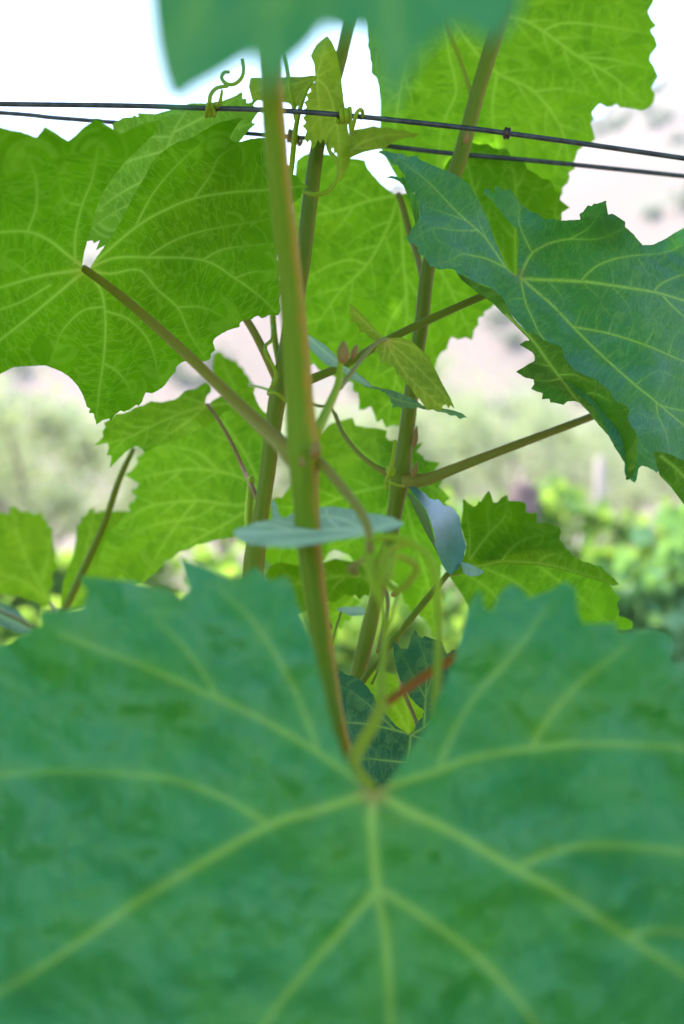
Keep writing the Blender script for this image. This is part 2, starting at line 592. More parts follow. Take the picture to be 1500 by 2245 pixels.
def side_ribs(vein, w0, rs, spacing, length, poly):
    """secondary ribs leaving a main rib on both sides"""
    s = spline(vein, 4.0)[:, :2]
    seg = np.hypot(*np.diff(s, axis=0).T)
    cum = np.concatenate([[0], np.cumsum(seg)])
    tot = cum[-1]
    out = []
    pos = spacing * 0.9
    sd = 1
    while pos < tot * 0.93:
        i = min(np.searchsorted(cum, pos), len(s) - 2)
        d = s[i + 1] - s[i]
        a = math.atan2(d[1], d[0]) + sd * rad(rs.uniform(38, 54))
        ln = length * (1 - 0.45 * pos / tot) * rs.uniform(0.75, 1.1)
        p = s[i].copy()
        line = [tuple(p)]
        for k in range(8):
            a -= sd * rad(rs.uniform(-2, 7))
            p = p + np.array([math.cos(a), math.sin(a)]) * ln / 8
            if not inside(p[None], poly)[0]:
                break
            line.append(tuple(p))
        if len(line) > 2:
            out.append((line, w0 * rs.uniform(0.38, 0.55)))
        pos += spacing * rs.uniform(0.4, 0.75)
        sd = -sd
    return out


def leaf_patch(poly, ctrl, veins, side='top', step=3.0, pucker=0.0012, seed=1, auto=True, wave=0.0,
               vw=5.0, spacing=80, seclen=170, red_at=None, tooth=0.0, vein_soft=1.6):
    """one curved sheet of leaf blade: numpy arrays of a mesh. veins: list of (polyline, width px)"""
    poly = np.asarray(poly, float)
    rs = np.random.RandomState(seed)
    if tooth > 0:                                # small irregular nicks on long straight margins
        q = []
        for i in range(len(poly)):
            a, b = poly[i], poly[(i + 1) % len(poly)]
            q.append(a)
            L = np.hypot(*(b - a))
            n = int(L / (tooth * 2.2))
            for k in range(1, n + 1):
                m = a + (b - a) * (k - rs.uniform(0.2, 0.5)) / (n + 0.5)
                nr = np.array([(b - a)[1], -(b - a)[0]]) / L
                q.append(m + nr * tooth * rs.uniform(-0.3, 0.3))
        poly = np.array(q)
    x0, y0 = poly.min(0) - step
    x1, y1 = poly.max(0) + step
    nx, ny = int((x1 - x0) / step) + 2, int((y1 - y0) / step) + 2
    gx, gy = np.meshgrid(x0 + np.arange(nx) * step, y0 + np.arange(ny) * step)
    cc = np.stack([(gx[:-1, :-1] + step / 2).ravel(), (gy[:-1, :-1] + step / 2).ravel()], 1)
    keep = inside(cc, poly)
    ci = np.nonzero(keep)[0]
    cyi, cxi = ci // (nx - 1), ci % (nx - 1)
    i00 = cyi * nx + cxi
    quads = np.stack([i00, i00 + nx, i00 + nx + 1, i00 + 1], 1)
    cnt = np.bincount(quads.ravel(), minlength=nx * ny)
    used = np.nonzero(cnt)[0]
    pts = np.stack([gx.ravel()[used], gy.ravel()[used]], 1)
    edge = (cnt[used] < 4)
    # pull the rim onto the true margin
    A = poly
    B = np.roll(poly, -1, axis=0)
    bp = pts[edge]
    bd, bi, bt, _ = seg_dist(bp, A, B)
    tgt = A[bi] + (B[bi] - A[bi]) * bt[:, None]
    m = bd < step * 1.5
    bp[m] = tgt[m]
    pts[edge] = bp
    remap = np.zeros(nx * ny, int)
    remap[used] = np.arange(len(used))
    quads = remap[quads]
    # ribs
    allv = [(v, wd) for v, wd in veins]
    if auto:
        for v, wd in veins:
            if wd >= vw * 0.8:
                allv += side_ribs(v, wd, rs, spacing, seclen, poly)
    SA, SB, SW, SS = [], [], [], []
    off = 0.0
    for v, wd in allv:
        s = spline(v, 9.0)[:, :2]
        n = len(s)
        cum = np.concatenate([[0], np.cumsum(np.hypot(*np.diff(s, axis=0).T))])
        for i in range(n - 1):
            SA.append(s[i])
            SB.append(s[i + 1])
            k = i / max(1, n - 1)
            SW.append(wd * (1 - 0.72 * k))
            SS.append(off + cum[i])
        off += 700
    d = tps(ctrl)(pts)
    mmpp = np.mean(d) / FPX * 1000.0
    if SA:
        SA, SB, SW, SS = map(np.array, (SA, SB, SW, SS))
        ds, si, st, sg = seg_dist(pts, SA, SB)
        hw = SW[si] * 0.5
        vein = 1.0 / (1.0 + np.exp((ds - hw) / (0.25 * hw + 0.25 * step * vein_soft / 1.6)))
        strength = np.clip(SW[si] / (0.5 * vw), 0.22, 1.0)
        vein = vein * strength
        s_al = SS[si] + st * np.hypot(*(SB[si] - SA[si]).T)
        big_ = SW >= min(vw * 0.33, SW.max() * 0.6)
        dsm, sim, stm, sgm = seg_dist(pts, SA[big_], SB[big_])
        s_m = SS[big_][sim] + stm * np.hypot(*(SB[big_][sim] - SA[big_][sim]).T)
    else:
        ds = np.full(len(pts), 50.0)
        vein = np.zeros(len(pts))
        s_al = pts[:, 0]
        sg = np.zeros(len(pts))
        dsm, s_m, sgm = ds, s_al, sg
    sgn = 1.0 if side == 'top' else -1.0
    # quilted relief: blade swells between the ribs, ribs sunk above / proud below
    rise = 1 - np.exp(-ds * mmpp / 4.0)
    nz = vnoise(pts[:, 0], pts[:, 1], seed + 3, 1 / 45.0) * 1.3 + vnoise(pts[:, 0], pts[:, 1], seed + 4, 1 / 18.0) * 0.5
    ladder = np.cos(s_m * mmpp / 2.1 * 1.0 + 2.0 * vnoise(pts[:, 0], pts[:, 1], seed + 9, 1 / 30.0) * 4) * np.clip(ds * mmpp / 3, 0, 1) * 0.16
    rel = pucker * (rise * (0.6 + nz) + ladder * rise)
    d = d - sgn * rel
    d = d + sgn * vein * 0.00022 * np.minimum(1, (hw * mmpp) if len(SA) else 0)
    if wave > 0:
        d = d + wave * (vnoise(pts[:, 0], pts[:, 1], seed + 21, 1 / 150.0) + 0.5 * vnoise(pts[:, 1], pts[:, 0], seed + 22, 1 / 80.0))
    V = np.stack([CAM[0] + (pts[:, 0] - 750) / FPX * d, CAM[1] + d, CAM[2] - (pts[:, 1] - 1122.5) / FPX * d], 1)
    # winding: grid y runs down the photo; (i00, down, diag, right) faces the camera
    if side != 'top':
        quads = quads[:, ::-1]
    net = np.stack([s_m * mmpp, dsm * mmpp * np.where(sgm < 0, -1, 1) + seed * 13.7, np.zeros(len(pts))], 1)
    red = np.zeros(len(pts))
    if red_at:
        for (rx, ry, rr) in red_at:
            red = np.maximum(red, np.exp(-((pts[:, 0] - rx) ** 2 + (pts[:, 1] - ry) ** 2) / (rr * rr)))
        red = red * np.clip(vein * 1.5 + 0.25, 0, 1)
    rib = np.exp(-ds * mmpp / 1.1) * strength if len(SA) else np.zeros(len(pts))
    return V, quads, vein, net, red, rib


def leaf(parent, mat, patches, petiole=None, pet_mat=None, label=None, pet_flush=(0, 0, 1), name="leaf"):
    Vs, Fs, v, n, r, rb, off = [], [], [], [], [], [], 0
    for pt in patches:
        a, b, c, d, e, g_ = leaf_patch(**pt)
        rb.append(g_)
        Vs.append(a)
        Fs.append(b + off)
        v.append(c)
        n.append(d)
        r.append(e)
        off += len(a)
    me = mesh_np(name, np.vstack(Vs), np.vstack(Fs))
    V = np.vstack(Vs)
    me.attributes.new("vein", 'FLOAT', 'POINT').data.foreach_set("value", np.concatenate(v).astype(np.float32))
    me.attributes.new("net", 'FLOAT_VECTOR', 'POINT').data.foreach_set("vector", np.vstack(n).astype(np.float32).ravel())
    me.attributes.new("rib", 'FLOAT', 'POINT').data.foreach_set("value", np.concatenate(rb).astype(np.float32))
    me.attributes.new("red", 'FLOAT', 'POINT').data.foreach_set("value", np.concatenate(r).astype(np.float32))
    o = link(name, me, mat, parent)
    if label:
        o['label'] = label
    if petiole is not None:
        cane("petiole", petiole, pet_mat or M_PETIOLE, o, seg=14, flush=pet_flush)
    return o

# ------------------------------------------------------------------ setting: ground and hillside
def terrain_h(x, y):
    az = np.degrees(np.arctan2(x, np.maximum(y, 1)))
    el = np.interp(az, [-40, -13, -5, 2, 8, 10.3, 13.5, 20, 40], [9, 10.8, 11.6, 12.6, 13.7, 14.6, 15.4, 16, 12])
    dist = np.hypot(x, y)
    k = np.clip((dist - 55) / 245.0, 0, 1)
    k = k * k * (3 - 2 * k)
    H = 300 * np.tan(np.radians(el))
    back = np.clip((dist - 320) / 400, 0, 1)
    h = k * H * (1 - 0.5 * back)
    h = h + np.clip((dist - 70) / 60, 0, 1) * (vnoise(x + 500, y, 5, 1 / 38.0) * 9 + vnoise(x + 500, y, 6, 1 / 13.0) * 2.2)
    return h + vnoise(x + 500, y + 100, 8, 1 / 2.2) * 0.05


xs = np.concatenate([-np.geomspace(4, 420, 90)[::-1] - 0, np.linspace(-3.6, 3.6, 14), np.geomspace(4, 420, 90)])
ys = np.concatenate([-np.geomspace(2, 60, 14)[::-1], np.linspace(-1, 30, 50), np.geomspace(31, 720, 170)])
gx, gy = np.meshgrid(xs, ys)
gz = terrain_h(gx.ravel(), gy.ravel())
V = np.stack([gx.ravel(), gy.ravel(), gz], 1)
nx, ny = len(xs), len(ys)
ii = (np.arange(ny - 1)[:, None] * nx + np.arange(nx - 1)[None]).ravel()
F = np.stack([ii, ii + 1, ii + nx + 1, ii + nx], 1)
mg, t = new_mat("dry_soil_and_grass")
out = N(t, "ShaderNodeOutputMaterial")
geo = N(t, "ShaderNodeNewGeometry")
n1 = N(t, "ShaderNodeTexNoise")
t.links.new(geo.outputs['Position'], n1.inputs[0])
n1.inputs['Scale'].default_value = 0.09
n1.inputs['Detail'].default_value = 9
n2 = N(t, "ShaderNodeTexNoise")
t.links.new(geo.outputs['Position'], n2.inputs[0])
n2.inputs['Scale'].default_value = 1.7
n2.inputs['Detail'].default_value = 8
c = mix(t, ramp(t, n2.outputs[0], 0.35, 0.65), (0.27, 0.195, 0.155), (0.22, 0.16, 0.125))
c = mix(t, ramp(t, n1.outputs[0], 0.50, 0.66, 0.0, 0.75), c, (0.20, 0.19, 0.13))
c = mix(t, ramp(t, n2.outputs[0], 0.55, 0.7, 0.0, 0.5), c, (0.20, 0.22, 0.12))
pr = N(t, "ShaderNodeBsdfPrincipled")
pr.inputs['Roughness'].default_value = 0.95
pr.inputs['Specular IOR Level'].default_value = 0.1
t.links.new(c, pr.inputs['Base Color'])
t.links.new(pr.outputs[0], out.inputs[0])
tag(link("ground", mesh_np("ground", V, F), mg), kind='structure')

# ------------------------------------------------------------------ background plants
M_OLIVE = plain_material("olive_foliage", (0.36, 0.41, 0.22), (0.50, 0.53, 0.34), 3.0, 0.6, trans=(0.5, 0.58, 0.22), trans_amt=0.4)
M_BARK = plain_material("bark", (0.22, 0.18, 0.13), (0.32, 0.26, 0.20), 14, 0.9, bump=0.5)
M_VINEF = plain_material("vine_row_foliage", (0.08, 0.19, 0.035), (0.20, 0.34, 0.07), 5.0, 0.5, trans=(0.50, 0.72, 0.08), trans_amt=0.45)
M_VINEB = plain_material("blue_green_foliage", (0.09, 0.22, 0.09), (0.15, 0.30, 0.13), 5.0, 0.45, trans=(0.35, 0.62, 0.12), trans_amt=0.4)
M_POST = plain_material("weathered_post", (0.12, 0.075, 0.065), (0.20, 0.135, 0.11), 22, 0.85, bump=0.4)
M_POSTP = plain_material("pale_post", (0.50, 0.38, 0.30), (0.56, 0.44, 0.35), 22, 0.85, bump=0.4)
M_SHRUB = plain_material("dry_shrub", (0.16, 0.18, 0.09), (0.26, 0.25, 0.15), 2.0, 0.8, trans=(0.25, 0.3, 0.1), trans_amt=0.25)


def leaf_cards(centres, size, rs, aspect=0.6):
    """many small bent leaf blades, two triangles folded on the midrib"""
    n = len(centres)
    a = rs.normal(size=(n, 3))
    a /= np.linalg.norm(a, axis=1)[:, None]
    b = rs.normal(size=(n, 3))
    b -= a * (a * b).sum(1)[:, None]
    b /= np.linalg.norm(b, axis=1)[:, None]
    c = np.cross(a, b)
    s = size * rs.uniform(0.6, 1.25, n)[:, None]
    p0 = centres - a * s * 0.5
    p1 = centres + a * s * 0.5
    l = centres + b * s * aspect * 0.5 + c * s * 0.12
    r = centres - b * s * aspect * 0.5 + c * s * 0.12
    V = np.stack([p0, l, p1, r], 1).reshape(-1, 3)
    i = np.arange(n) * 4
    F = np.concatenate([np.stack([i, i + 1, i + 2], 1), np.stack([i, i + 2, i + 3], 1)])
    return V, F


def blob_points(n, blobs, rs):
    """points in a set of ellipsoid clumps (cx, cy, cz, rx, ry, rz), denser to the rim"""
    k = rs.randint(0, len(blobs), n)
    B = np.array(blobs)[k]
    d = rs.normal(size=(n, 3))
    d /= np.linalg.norm(d, axis=1)[:, None]
    r = np.abs(rs.normal(0.55, 0.38, n))[:, None]
    return B[:, :3] + d * r * B[:, 3:]


def trunk_mesh(parts, seg=10):
    Vs, Fs, As, off = [], [], [], 0
    for pts, r in parts:
        s = spline(np.asarray(pts, float), 0.12)
        rr = np.linspace(r[0], r[1], len(s))
        rr = rr * (1 + 0.12 * np.sin(np.arange(len(s)) * 1.7))
        V, F, A = tube_data(s, rr, seg)
        Vs.append(V)
        Fs += [tuple(i + off for i in f) for f in F]
        As.append(A)
        off += len(V)
    return faces_to_mesh("trunk", np.vstack(Vs), Fs, np.vstack(As))


def olive(x, y, h, w_, seed, label):
    rs = np.random.RandomState(seed)
    z = float(terrain_h(np.array([x]), np.array([y]))[0])
    t = thing("olive_tree", label, "tree", (x, y, z), "olive trees beyond the vineyard")
    parts = []
    fork = np.array([x + rs.uniform(-.1, .1), y, z + h * 0.28])
    parts.append(([(x, y, z - 0.05), (x + 0.08, y, z + h * 0.14), tuple(fork)], (0.15, 0.10)))
    blobs = []
    for k in range(7):
        a = k * 2 * math.pi / 7 + rs.uniform(-.3, .3)
        rr = w_ * rs.uniform(0.2, 0.42)
        e = np.array([x + math.cos(a) * rr, y + math.sin(a) * rr, z + h * rs.uniform(0.36, 0.82)])
        parts.append(([tuple(fork), tuple((fork + e) / 2 + [0, 0, 0.15]), tuple(e)], (0.05, 0.02)))
        blobs.append((*e, w_ * 0.24, w_ * 0.24, h * 0.19))
        for q in range(2):
            e2 = e + rs.normal(size=3) * [w_ * .16, w_ * .16, h * .12]
            blobs.append((*e2, w_ * 0.13, w_ * 0.13, h * 0.11))
    link("trunk", trunk_mesh(parts), M_BARK, t)
    V, F = leaf_cards(blob_points(9000, blobs, rs), 0.13, rs, 0.4)
    link("crown", mesh_np("crown", V, F, False), M_OLIVE, t)


OL = [(-3.6, 17, 3.2, 3.4, "widest pale olive tree, behind the big leaf at left"),
      (-1.7, 21, 3.4, 3.0, "pale olive tree between the left leaf and the front shoot"),
      (1.1, 24, 3.6, 3.6, "pale olive tree seen right of the shoots above the red brown leaf stalk"),
      (3.3, 27, 4.4, 4.4, "pale olive tree under the blue green leaf at right"),
      (-6.4, 23, 4.0, 4.2, "pale olive tree at the left edge behind the other olives"),
      (6.6, 33, 5.0, 5.0, "farthest pale olive tree, at the right edge under the hill")]
for i, (x, y, h, w_, lb) in enumerate(OL):
    olive(x, y, h, w_, 40 + i, lb)


def vine(x, y, h, wd, seed, label, mat, n=1500, size=0.11, low=0.55):
    rs = np.random.RandomState(seed)
    z = float(terrain_h(np.array([x]), np.array([y]))[0])
    t = thing("grapevine", label, "grapevine", (x, y, z), "grapevines in the rows behind")
    parts = [([(x, y, z - 0.03), (x + 0.03, y + .01, z + 0.3), (x, y, z + low)], (0.035, 0.025)),
             ([(x, y, z + low), (x - wd * .2, y, z + low + 0.06), (x - wd * 0.45, y, z + low + 0.05)], (0.022, 0.012)),
             ([(x, y, z + low), (x + wd * .2, y, z + low + 0.06), (x + wd * 0.45, y, z + low + 0.05)], (0.022, 0.012))]
    blobs = []
    for k in range(9):
        bx = x + rs.uniform(-.5, .5) * wd
        top = z + h * rs.uniform(0.78, 1.05)
        parts.append(([(bx, y, z + low), (bx + rs.uniform(-.05, .05), y + rs.uniform(-.08, .08), (z + low + top) / 2), (bx + rs.uniform(-.08, .08), y + rs.uniform(-.12, .12), top)], (0.006, 0.003)))
        for q in range(3):
            blobs.append((bx + rs.uniform(-.1, .1), y + rs.uniform(-.12, .12), z + low * 0.9 + (top - z - low) * (q + .4) / 3, .17, .15, .19))
    link("trunk", trunk_mesh(parts, 7), M_BARK, t)
    V, F = leaf_cards(blob_points(n, blobs, rs), size, rs, 0.95)
    link("crown", mesh_np("crown", V, F, False), mat, t)


row_labels = ["nearest bright grapevine at the right edge of the photo", "bright grapevine right of the dark wooden post",
              "bright grapevine directly behind the dark wooden post", "bright grapevine behind the curling tendrils",
              "bright grapevine behind the front shoot", "bright grapevine behind the lower left leaves",
              "bright grapevine at the left edge behind the small leaves"]
for i, (x, y, h) in enumerate([(1.62, 5.3, 1.62), (0.98, 5.5, 1.45), (0.42, 5.8, 1.30), (-0.2, 6.0, 1.22), (-0.85, 6.2, 1.15), (-1.5, 6.4, 1.15), (-2.1, 6.6, 1.2)]):
    vine(x, y, h, 0.85, 60 + i, row_labels[i], M_VINEB if i in (0,) else M_VINEF, low=0.5)
row2 = ["hazy grapevine of the second row at the right edge", "hazy grapevine of the second row beside the leaning pale post",
        "hazy grapevine of the second row above the dark post", "hazy grapevine of the second row behind the right shoot",
        "hazy grapevine of the second row behind the left shoot", "hazy grapevine of the second row under the left olive"]
for i, (x, y, h) in enumerate([(2.5, 9.4, 1.75), (1.6, 9.7, 1.7), (0.75, 10, 1.6), (-0.2, 10.2, 1.45), (-1.3, 10.4, 1.35), (-2.4, 10.6, 1.3)]):
    vine(x, y, h, 1.15, 80 + i, row2[i], M_VINEF, low=0.55, n=1300, size=0.13)


def post(x, y, h, r, label, mat=M_POST):
    z = float(terrain_h(np.array([x]), np.array([y]))[0])
    s = np.array([(x, y, z - 0.1), (x, y, z + h * 0.5), (x + 0.01, y, z + h)])
    V, F, A = tube_data(spline(s, 0.15), np.full(len(spline(s, 0.15)), r) * np.linspace(1.05, 0.97, len(spline(s, 0.15))), 14)
    o = link("vineyard_post", faces_to_mesh("vineyard_post", V, F, A), mat)
    tag(o, label, "post", "wooden posts of the vineyard rows")


post(0.625, 5.0, 1.55, 0.058, "dark brown wooden post just above the serrated green leaf")
post(2.02, 11.2, 1.88, 0.045, "pale greyish wooden post under the blue green leaf at right", M_POSTP)
post(1.15, 5.6, 0.95, 0.03, "thin grey stake among the bright vines at right")

# shrubs scattered over the hillside: too far and blurred to count
rs = np.random.RandomState(5)
SV, SF, off = [], [], 0
blobs = []
for k in range(420):
    a = rad(rs.uniform(-22, 24))
    dd = rs.uniform(75, 300)
    x, y = math.sin(a) * dd, math.cos(a) * dd
    if vnoise(np.array([x + 300]), np.array([y]), 31, 1 / 30.0)[0] < -0.08:
        continue
    z = float(terrain_h(np.array([x]), np.array([y]))[0])
    s = rs.uniform(0.7, 2.2)
    blobs.append((x, y, z + s * 0.4, s, s, s * 0.7))
V, F = leaf_cards(blob_points(26000, blobs, rs), 0.75, rs, 0.7)
tag(link("hillside_shrubs", mesh_np("hillside_shrubs", V, F, False), M_SHRUB), kind='stuff')
# faint summer haze: things fade towards the hill
hv = [(sx, sy, sz) for sx in (-460, 460) for sy in (-80, 800) for sz in (-2.5, 190)]
hf = [(0, 1, 3, 2), (4, 6, 7, 5), (0, 4, 5, 1), (2, 3, 7, 6), (0, 2, 6, 4), (1, 5, 7, 3)]
hm, t = new_mat("haze")
ho = N(t, "ShaderNodeOutputMaterial")
pv = N(t, "ShaderNodeVolumePrincipled")
pv.inputs['Color'].default_value = (0.93, 0.95, 1.0, 1)
pv.inputs['Density'].default_value = HAZE
pv.inputs['Anisotropy'].default_value = 0.3
t.links.new(pv.outputs[0], ho.inputs[1])
tag(link("haze", mesh_np("haze", hv, hf, False), hm), kind='stuff')
# dry grass tufts and clover between the rows
pp = np.stack([rs.uniform(-5, 5, 24000), rs.uniform(1.4, 16, 24000), np.zeros(24000)], 1)
pp[:, 2] = terrain_h(pp[:, 0], pp[:, 1]) + rs.uniform(0, 0.07, len(pp))
V, F = leaf_cards(pp, 0.06, rs, 0.3)
tag(link("grass", mesh_np("grass", V, F, False), M_SHRUB), kind='stuff')

# ------------------------------------------------------------------ the foreground vine
SH1 = thing("vine_shoot", "thick blurred green and rusty shoot standing in front of all others", "vine shoot", P(745, 1700, 0.375), "vine shoots")
SH2 = thing("vine_shoot", "olive green shoot just behind the front one, leaning to its right at the top", "vine shoot", P(550, 1400, 0.56), "vine shoots")
SH3 = thing("vine_shoot", "slanting olive green shoot right of centre with a stalk branching from its node", "vine shoot", P(780, 1500, 0.57), "vine shoots")
SH4 = thing("vine_shoot", "thin green shoot behind the leaves at lower left", "vine shoot", P(130, 1360, 0.70), "vine shoots")
SH5 = thing("vine_shoot", "thin shoot low behind the tendrils with dark leaves in the gap", "vine shoot", P(790, 1500, 0.55), "vine shoots")

# --- canes
cane("stem", [(470, -900, .46, 30), (520, -420, .38, 40), (575, -60, .345, 46), (592, 120, .35, 50), (598, 240, .36, 50), (612, 400, .365, 50), (630, 560, .37, 52), (645, 720, .373, 56),
              (655, 860, .375, 60), (661, 950, .375, 68), (666, 1000, .375, 72), (668, 1060, .375, 60), (676, 1180, .375, 54), (694, 1330, .372, 50),
              (716, 1480, .368, 46), (738, 1600, .36, 42), (770, 1720, .36, 40)], M_CANE_F, SH1, seg=42, ridge=.05)
cane("stem", [(880, -900, .66, 20), (830, -420, .62, 24), (785, -60, .60, 26), (756, 90, .59, 27), (728, 200, .58, 28), (697, 318, .57, 31), (678, 450, .565, 34), (662, 580, .56, 35),
              (640, 700, .56, 35), (622, 800, .56, 36), (612, 858, .56, 42), (602, 910, .56, 37), (584, 1050, .56, 34), (570, 1140, .56, 36),
              (557, 1225, .56, 46), (550, 1320, .56, 40), (545, 1420, .56, 38)], M_CANE, SH2, seg=24, ridge=.055)
cane("stem", [(1250, -900, .62, 26), (1190, -420, .59, 30), (1120, -60, .57, 34), (1090, 60, .57, 34), (1048, 200, .57, 33), (1010, 340, .57, 33), (968, 480, .57, 31), (938, 590, .57, 30),
              (925, 700, .57, 31), (910, 800, .57, 31), (897, 900, .57, 32), (886, 990, .57, 36), (878, 1050, .57, 44), (868, 1105, .57, 34),
              (852, 1200, .57, 32), (830, 1290, .57, 32), (803, 1400, .57, 34), (783, 1490, .57, 34), (770, 1560, .57, 34)], M_CANE, SH3, seg=24, ridge=.055)
cane("stem", [(292, 985, .66, 10), (262, 1050, .67, 14), (228, 1150, .68, 15), (192, 1230, .69, 16), (155, 1310, .69, 17), (120, 1380, .70, 17)],
     M_CANE, SH4, seg=16)
cane("stem", [(985, 1255, .57, 12), (935, 1315, .57, 15), (868, 1398, .565, 15), (800, 1487, .56, 15), (780, 1530, .56, 15)], M_CANE, SH5, seg=16)

# --- L1 out of focus leaf hanging above the lens
leaf(SH1, M_NEAR, [dict(
    poly=[(300, -330), (322, 0), (332, 100), (348, 175), (372, 232), (402, 226), (430, 203), (470, 182), (520, 152), (556, 128), (572, 170), (590, 195),
          (612, 190), (628, 158), (650, 138), (690, 100), (716, 62), (735, 72), (760, 78), (790, 66), (815, 85), (832, 160), (850, 262),
          (872, 205), (915, 130), (960, 80), (1010, 52), (1080, 95), (1128, 40), (1165, -60), (1260, -330)],
    ctrl=[(340, 200, .152), (330, -200, .170), (600, 150, .150), (850, 200, .156), (1150, -50, .165), (700, -300, .175)],
    veins=[([(760, -330), (700, -150), (590, 60), (570, 150)], 14), ([(760, -330), (560, -150), (400, 60), (375, 200)], 14),
           ([(760, -330), (850, -100), (860, 100), (850, 240)], 14)],
    side='top', step=8, pucker=.0006, seed=3, vw=14, spacing=170, seclen=300)],
    petiole=[(775, -345, .176, 30), (700, -330, .25, 28), (600, -160, .335, 26), (580, -50, .34, 26)],
    label="very blurred green leaf hanging into the top of the photo")

# --- L2 big leaf at upper left, seen from below
J2 = (190, 590)
leaf(SH1, M_UNDER, [dict(
    poly=[(188, 594), (180, 584), (184, 555), (193, 523), (203, 493), (209, 461), (227, 419), (248, 387), (277, 352), (315, 317), (344, 288),
          (353, 264), (315, 270), (290, 282), (267, 294), (247, 281), (227, 268), (211, 259), (198, 268), (184, 277), (165, 296), (149, 308), (122, 290), (99, 276),
          (86, 292), (80, 300), (48, 288), (20, 283), (0, 277), (-90, 262), (-120, 560), (-90, 850), (-30, 834), (0, 820), (30, 805), (65, 802), (100, 801),
          (135, 815), (152, 826), (170, 845), (180, 862), (187, 880), (190, 892), (198, 896), (195, 905), (205, 906), (208, 918), (212, 931), (226, 921), (240, 917), (243, 924), (252, 908), (265, 900),
          (272, 903), (286, 897), (300, 887), (304, 890), (312, 880), (316, 868), (320, 860), (334, 862), (345, 857), (356, 850), (365, 840), (374, 826), (385, 815), (387, 804), (396, 796),
          (405, 792), (424, 795), (445, 793), (455, 790), (462, 785), (462, 776), (472, 768), (467, 750), (471, 742), (480, 735), (500, 724), (525, 717), (526, 708), (535, 700), (552, 700), (556, 696), (565, 692), (575, 698), (592, 690), (610, 692),
          (616, 680), (612, 655), (620, 635), (611, 610), (616, 590), (606, 565), (612, 540), (605, 520), (618, 500), (622, 480), (640, 466), (642, 446), (660, 432), (663, 418), (677, 409), (660, 400), (655, 388), (640, 380),
          (634, 362), (620, 358), (612, 340), (598, 332), (592, 315), (581, 302), (565, 302), (549, 304), (525, 311), (510, 309), (502, 300), (515, 281), (522, 270), (534, 260), (523, 258), (488, 266), (470, 273), (453, 283),
          (430, 296), (411, 306), (390, 311), (372, 321), (350, 338), (331, 360), (320, 384), (304, 411), (288, 437), (275, 467), (256, 501), (229, 539),
          (208, 570), (198, 588)],
    ctrl=[(190, 590, .478), (-90, 262, .395), (-90, 560, .415), (-90, 840, .455), (100, 280, .405), (211, 262, .408), (345, 270, .43), (100, 800, .475),
          (212, 925, .515), (350, 850, .510), (470, 750, .510), (605, 690, .508), (670, 408, .500), (581, 302, .505), (530, 262, .515),
          (420, 300, .510), (300, 430, .492), (430, 560, .495), (230, 740, .490), (60, 600, .447), (100, 430, .425)],
    veins=[([J2, (230, 555), (295, 500), (350, 466), (425, 435), (510, 421), (575, 417), (665, 408)], 6.5),
           ([(295, 500), (335, 425), (385, 365), (450, 305)], 4), ([(425, 435), (460, 385), (480, 345), (520, 318)], 3),
           ([J2, (250, 566), (325, 564), (445, 570), (515, 610), (570, 650), (606, 685)], 6),
           ([(325, 562), (380, 528), (450, 505), (590, 480)], 3.4), ([(445, 569), (495, 545), (600, 533)], 3),
           ([(515, 610), (560, 595), (610, 600)], 2.5),
           ([J2, (240, 600), (305, 592), (345, 635), (390, 675), (415, 730), (452, 787)], 5.5), ([(390, 673), (440, 673), (480, 690), (508, 712)], 3),
           ([(395, 565), (420, 540)], 2.5),
           ([J2, (222, 640), (231, 700), (228, 780), (218, 850), (212, 915)], 6), ([(230, 672), (180, 682), (135, 728), (112, 790)], 3.6),
           ([(232, 682), (285, 702), (330, 755), (350, 842)], 3.8), ([(228, 797), (258, 815), (285, 855), (290, 890)], 3),
           ([J2, (150, 560), (105, 525), (60, 508), (0, 509), (-90, 520)], 7), ([J2, (90, 605), (0, 630), (-90, 652)], 7.5),
           ([J2, (130, 640), (70, 690), (0, 745), (-80, 800)], 7), ([(165, 575), (165, 520), (180, 450), (203, 390), (215, 320)], 5),
           ([(60, 508), (80, 450), (78, 390), (60, 340)], 4), ([(110, 625), (50, 660), (0, 678), (-60, 690)], 4),
           ([(180, 450), (145, 440), (130, 400)], 3), ([(60, 598), (10, 560)], 2.5)],
    side='under', step=2.5, pucker=.0010, seed=5, auto=False, tooth=2.0, wave=.004, red_at=[(185, 590, 36)])],
    petiole=[(183, 588, .474, 17), (200, 600, .472, 18), (260, 645, .466, 20), (350, 722, .452, 22), (440, 806, .435, 25), (530, 893, .412, 28), (600, 958, .388, 34), (628, 985, .378, 44), (655, 1010, .376, 54)],
    label="large backlit leaf at upper left seen from below with pale ribs")

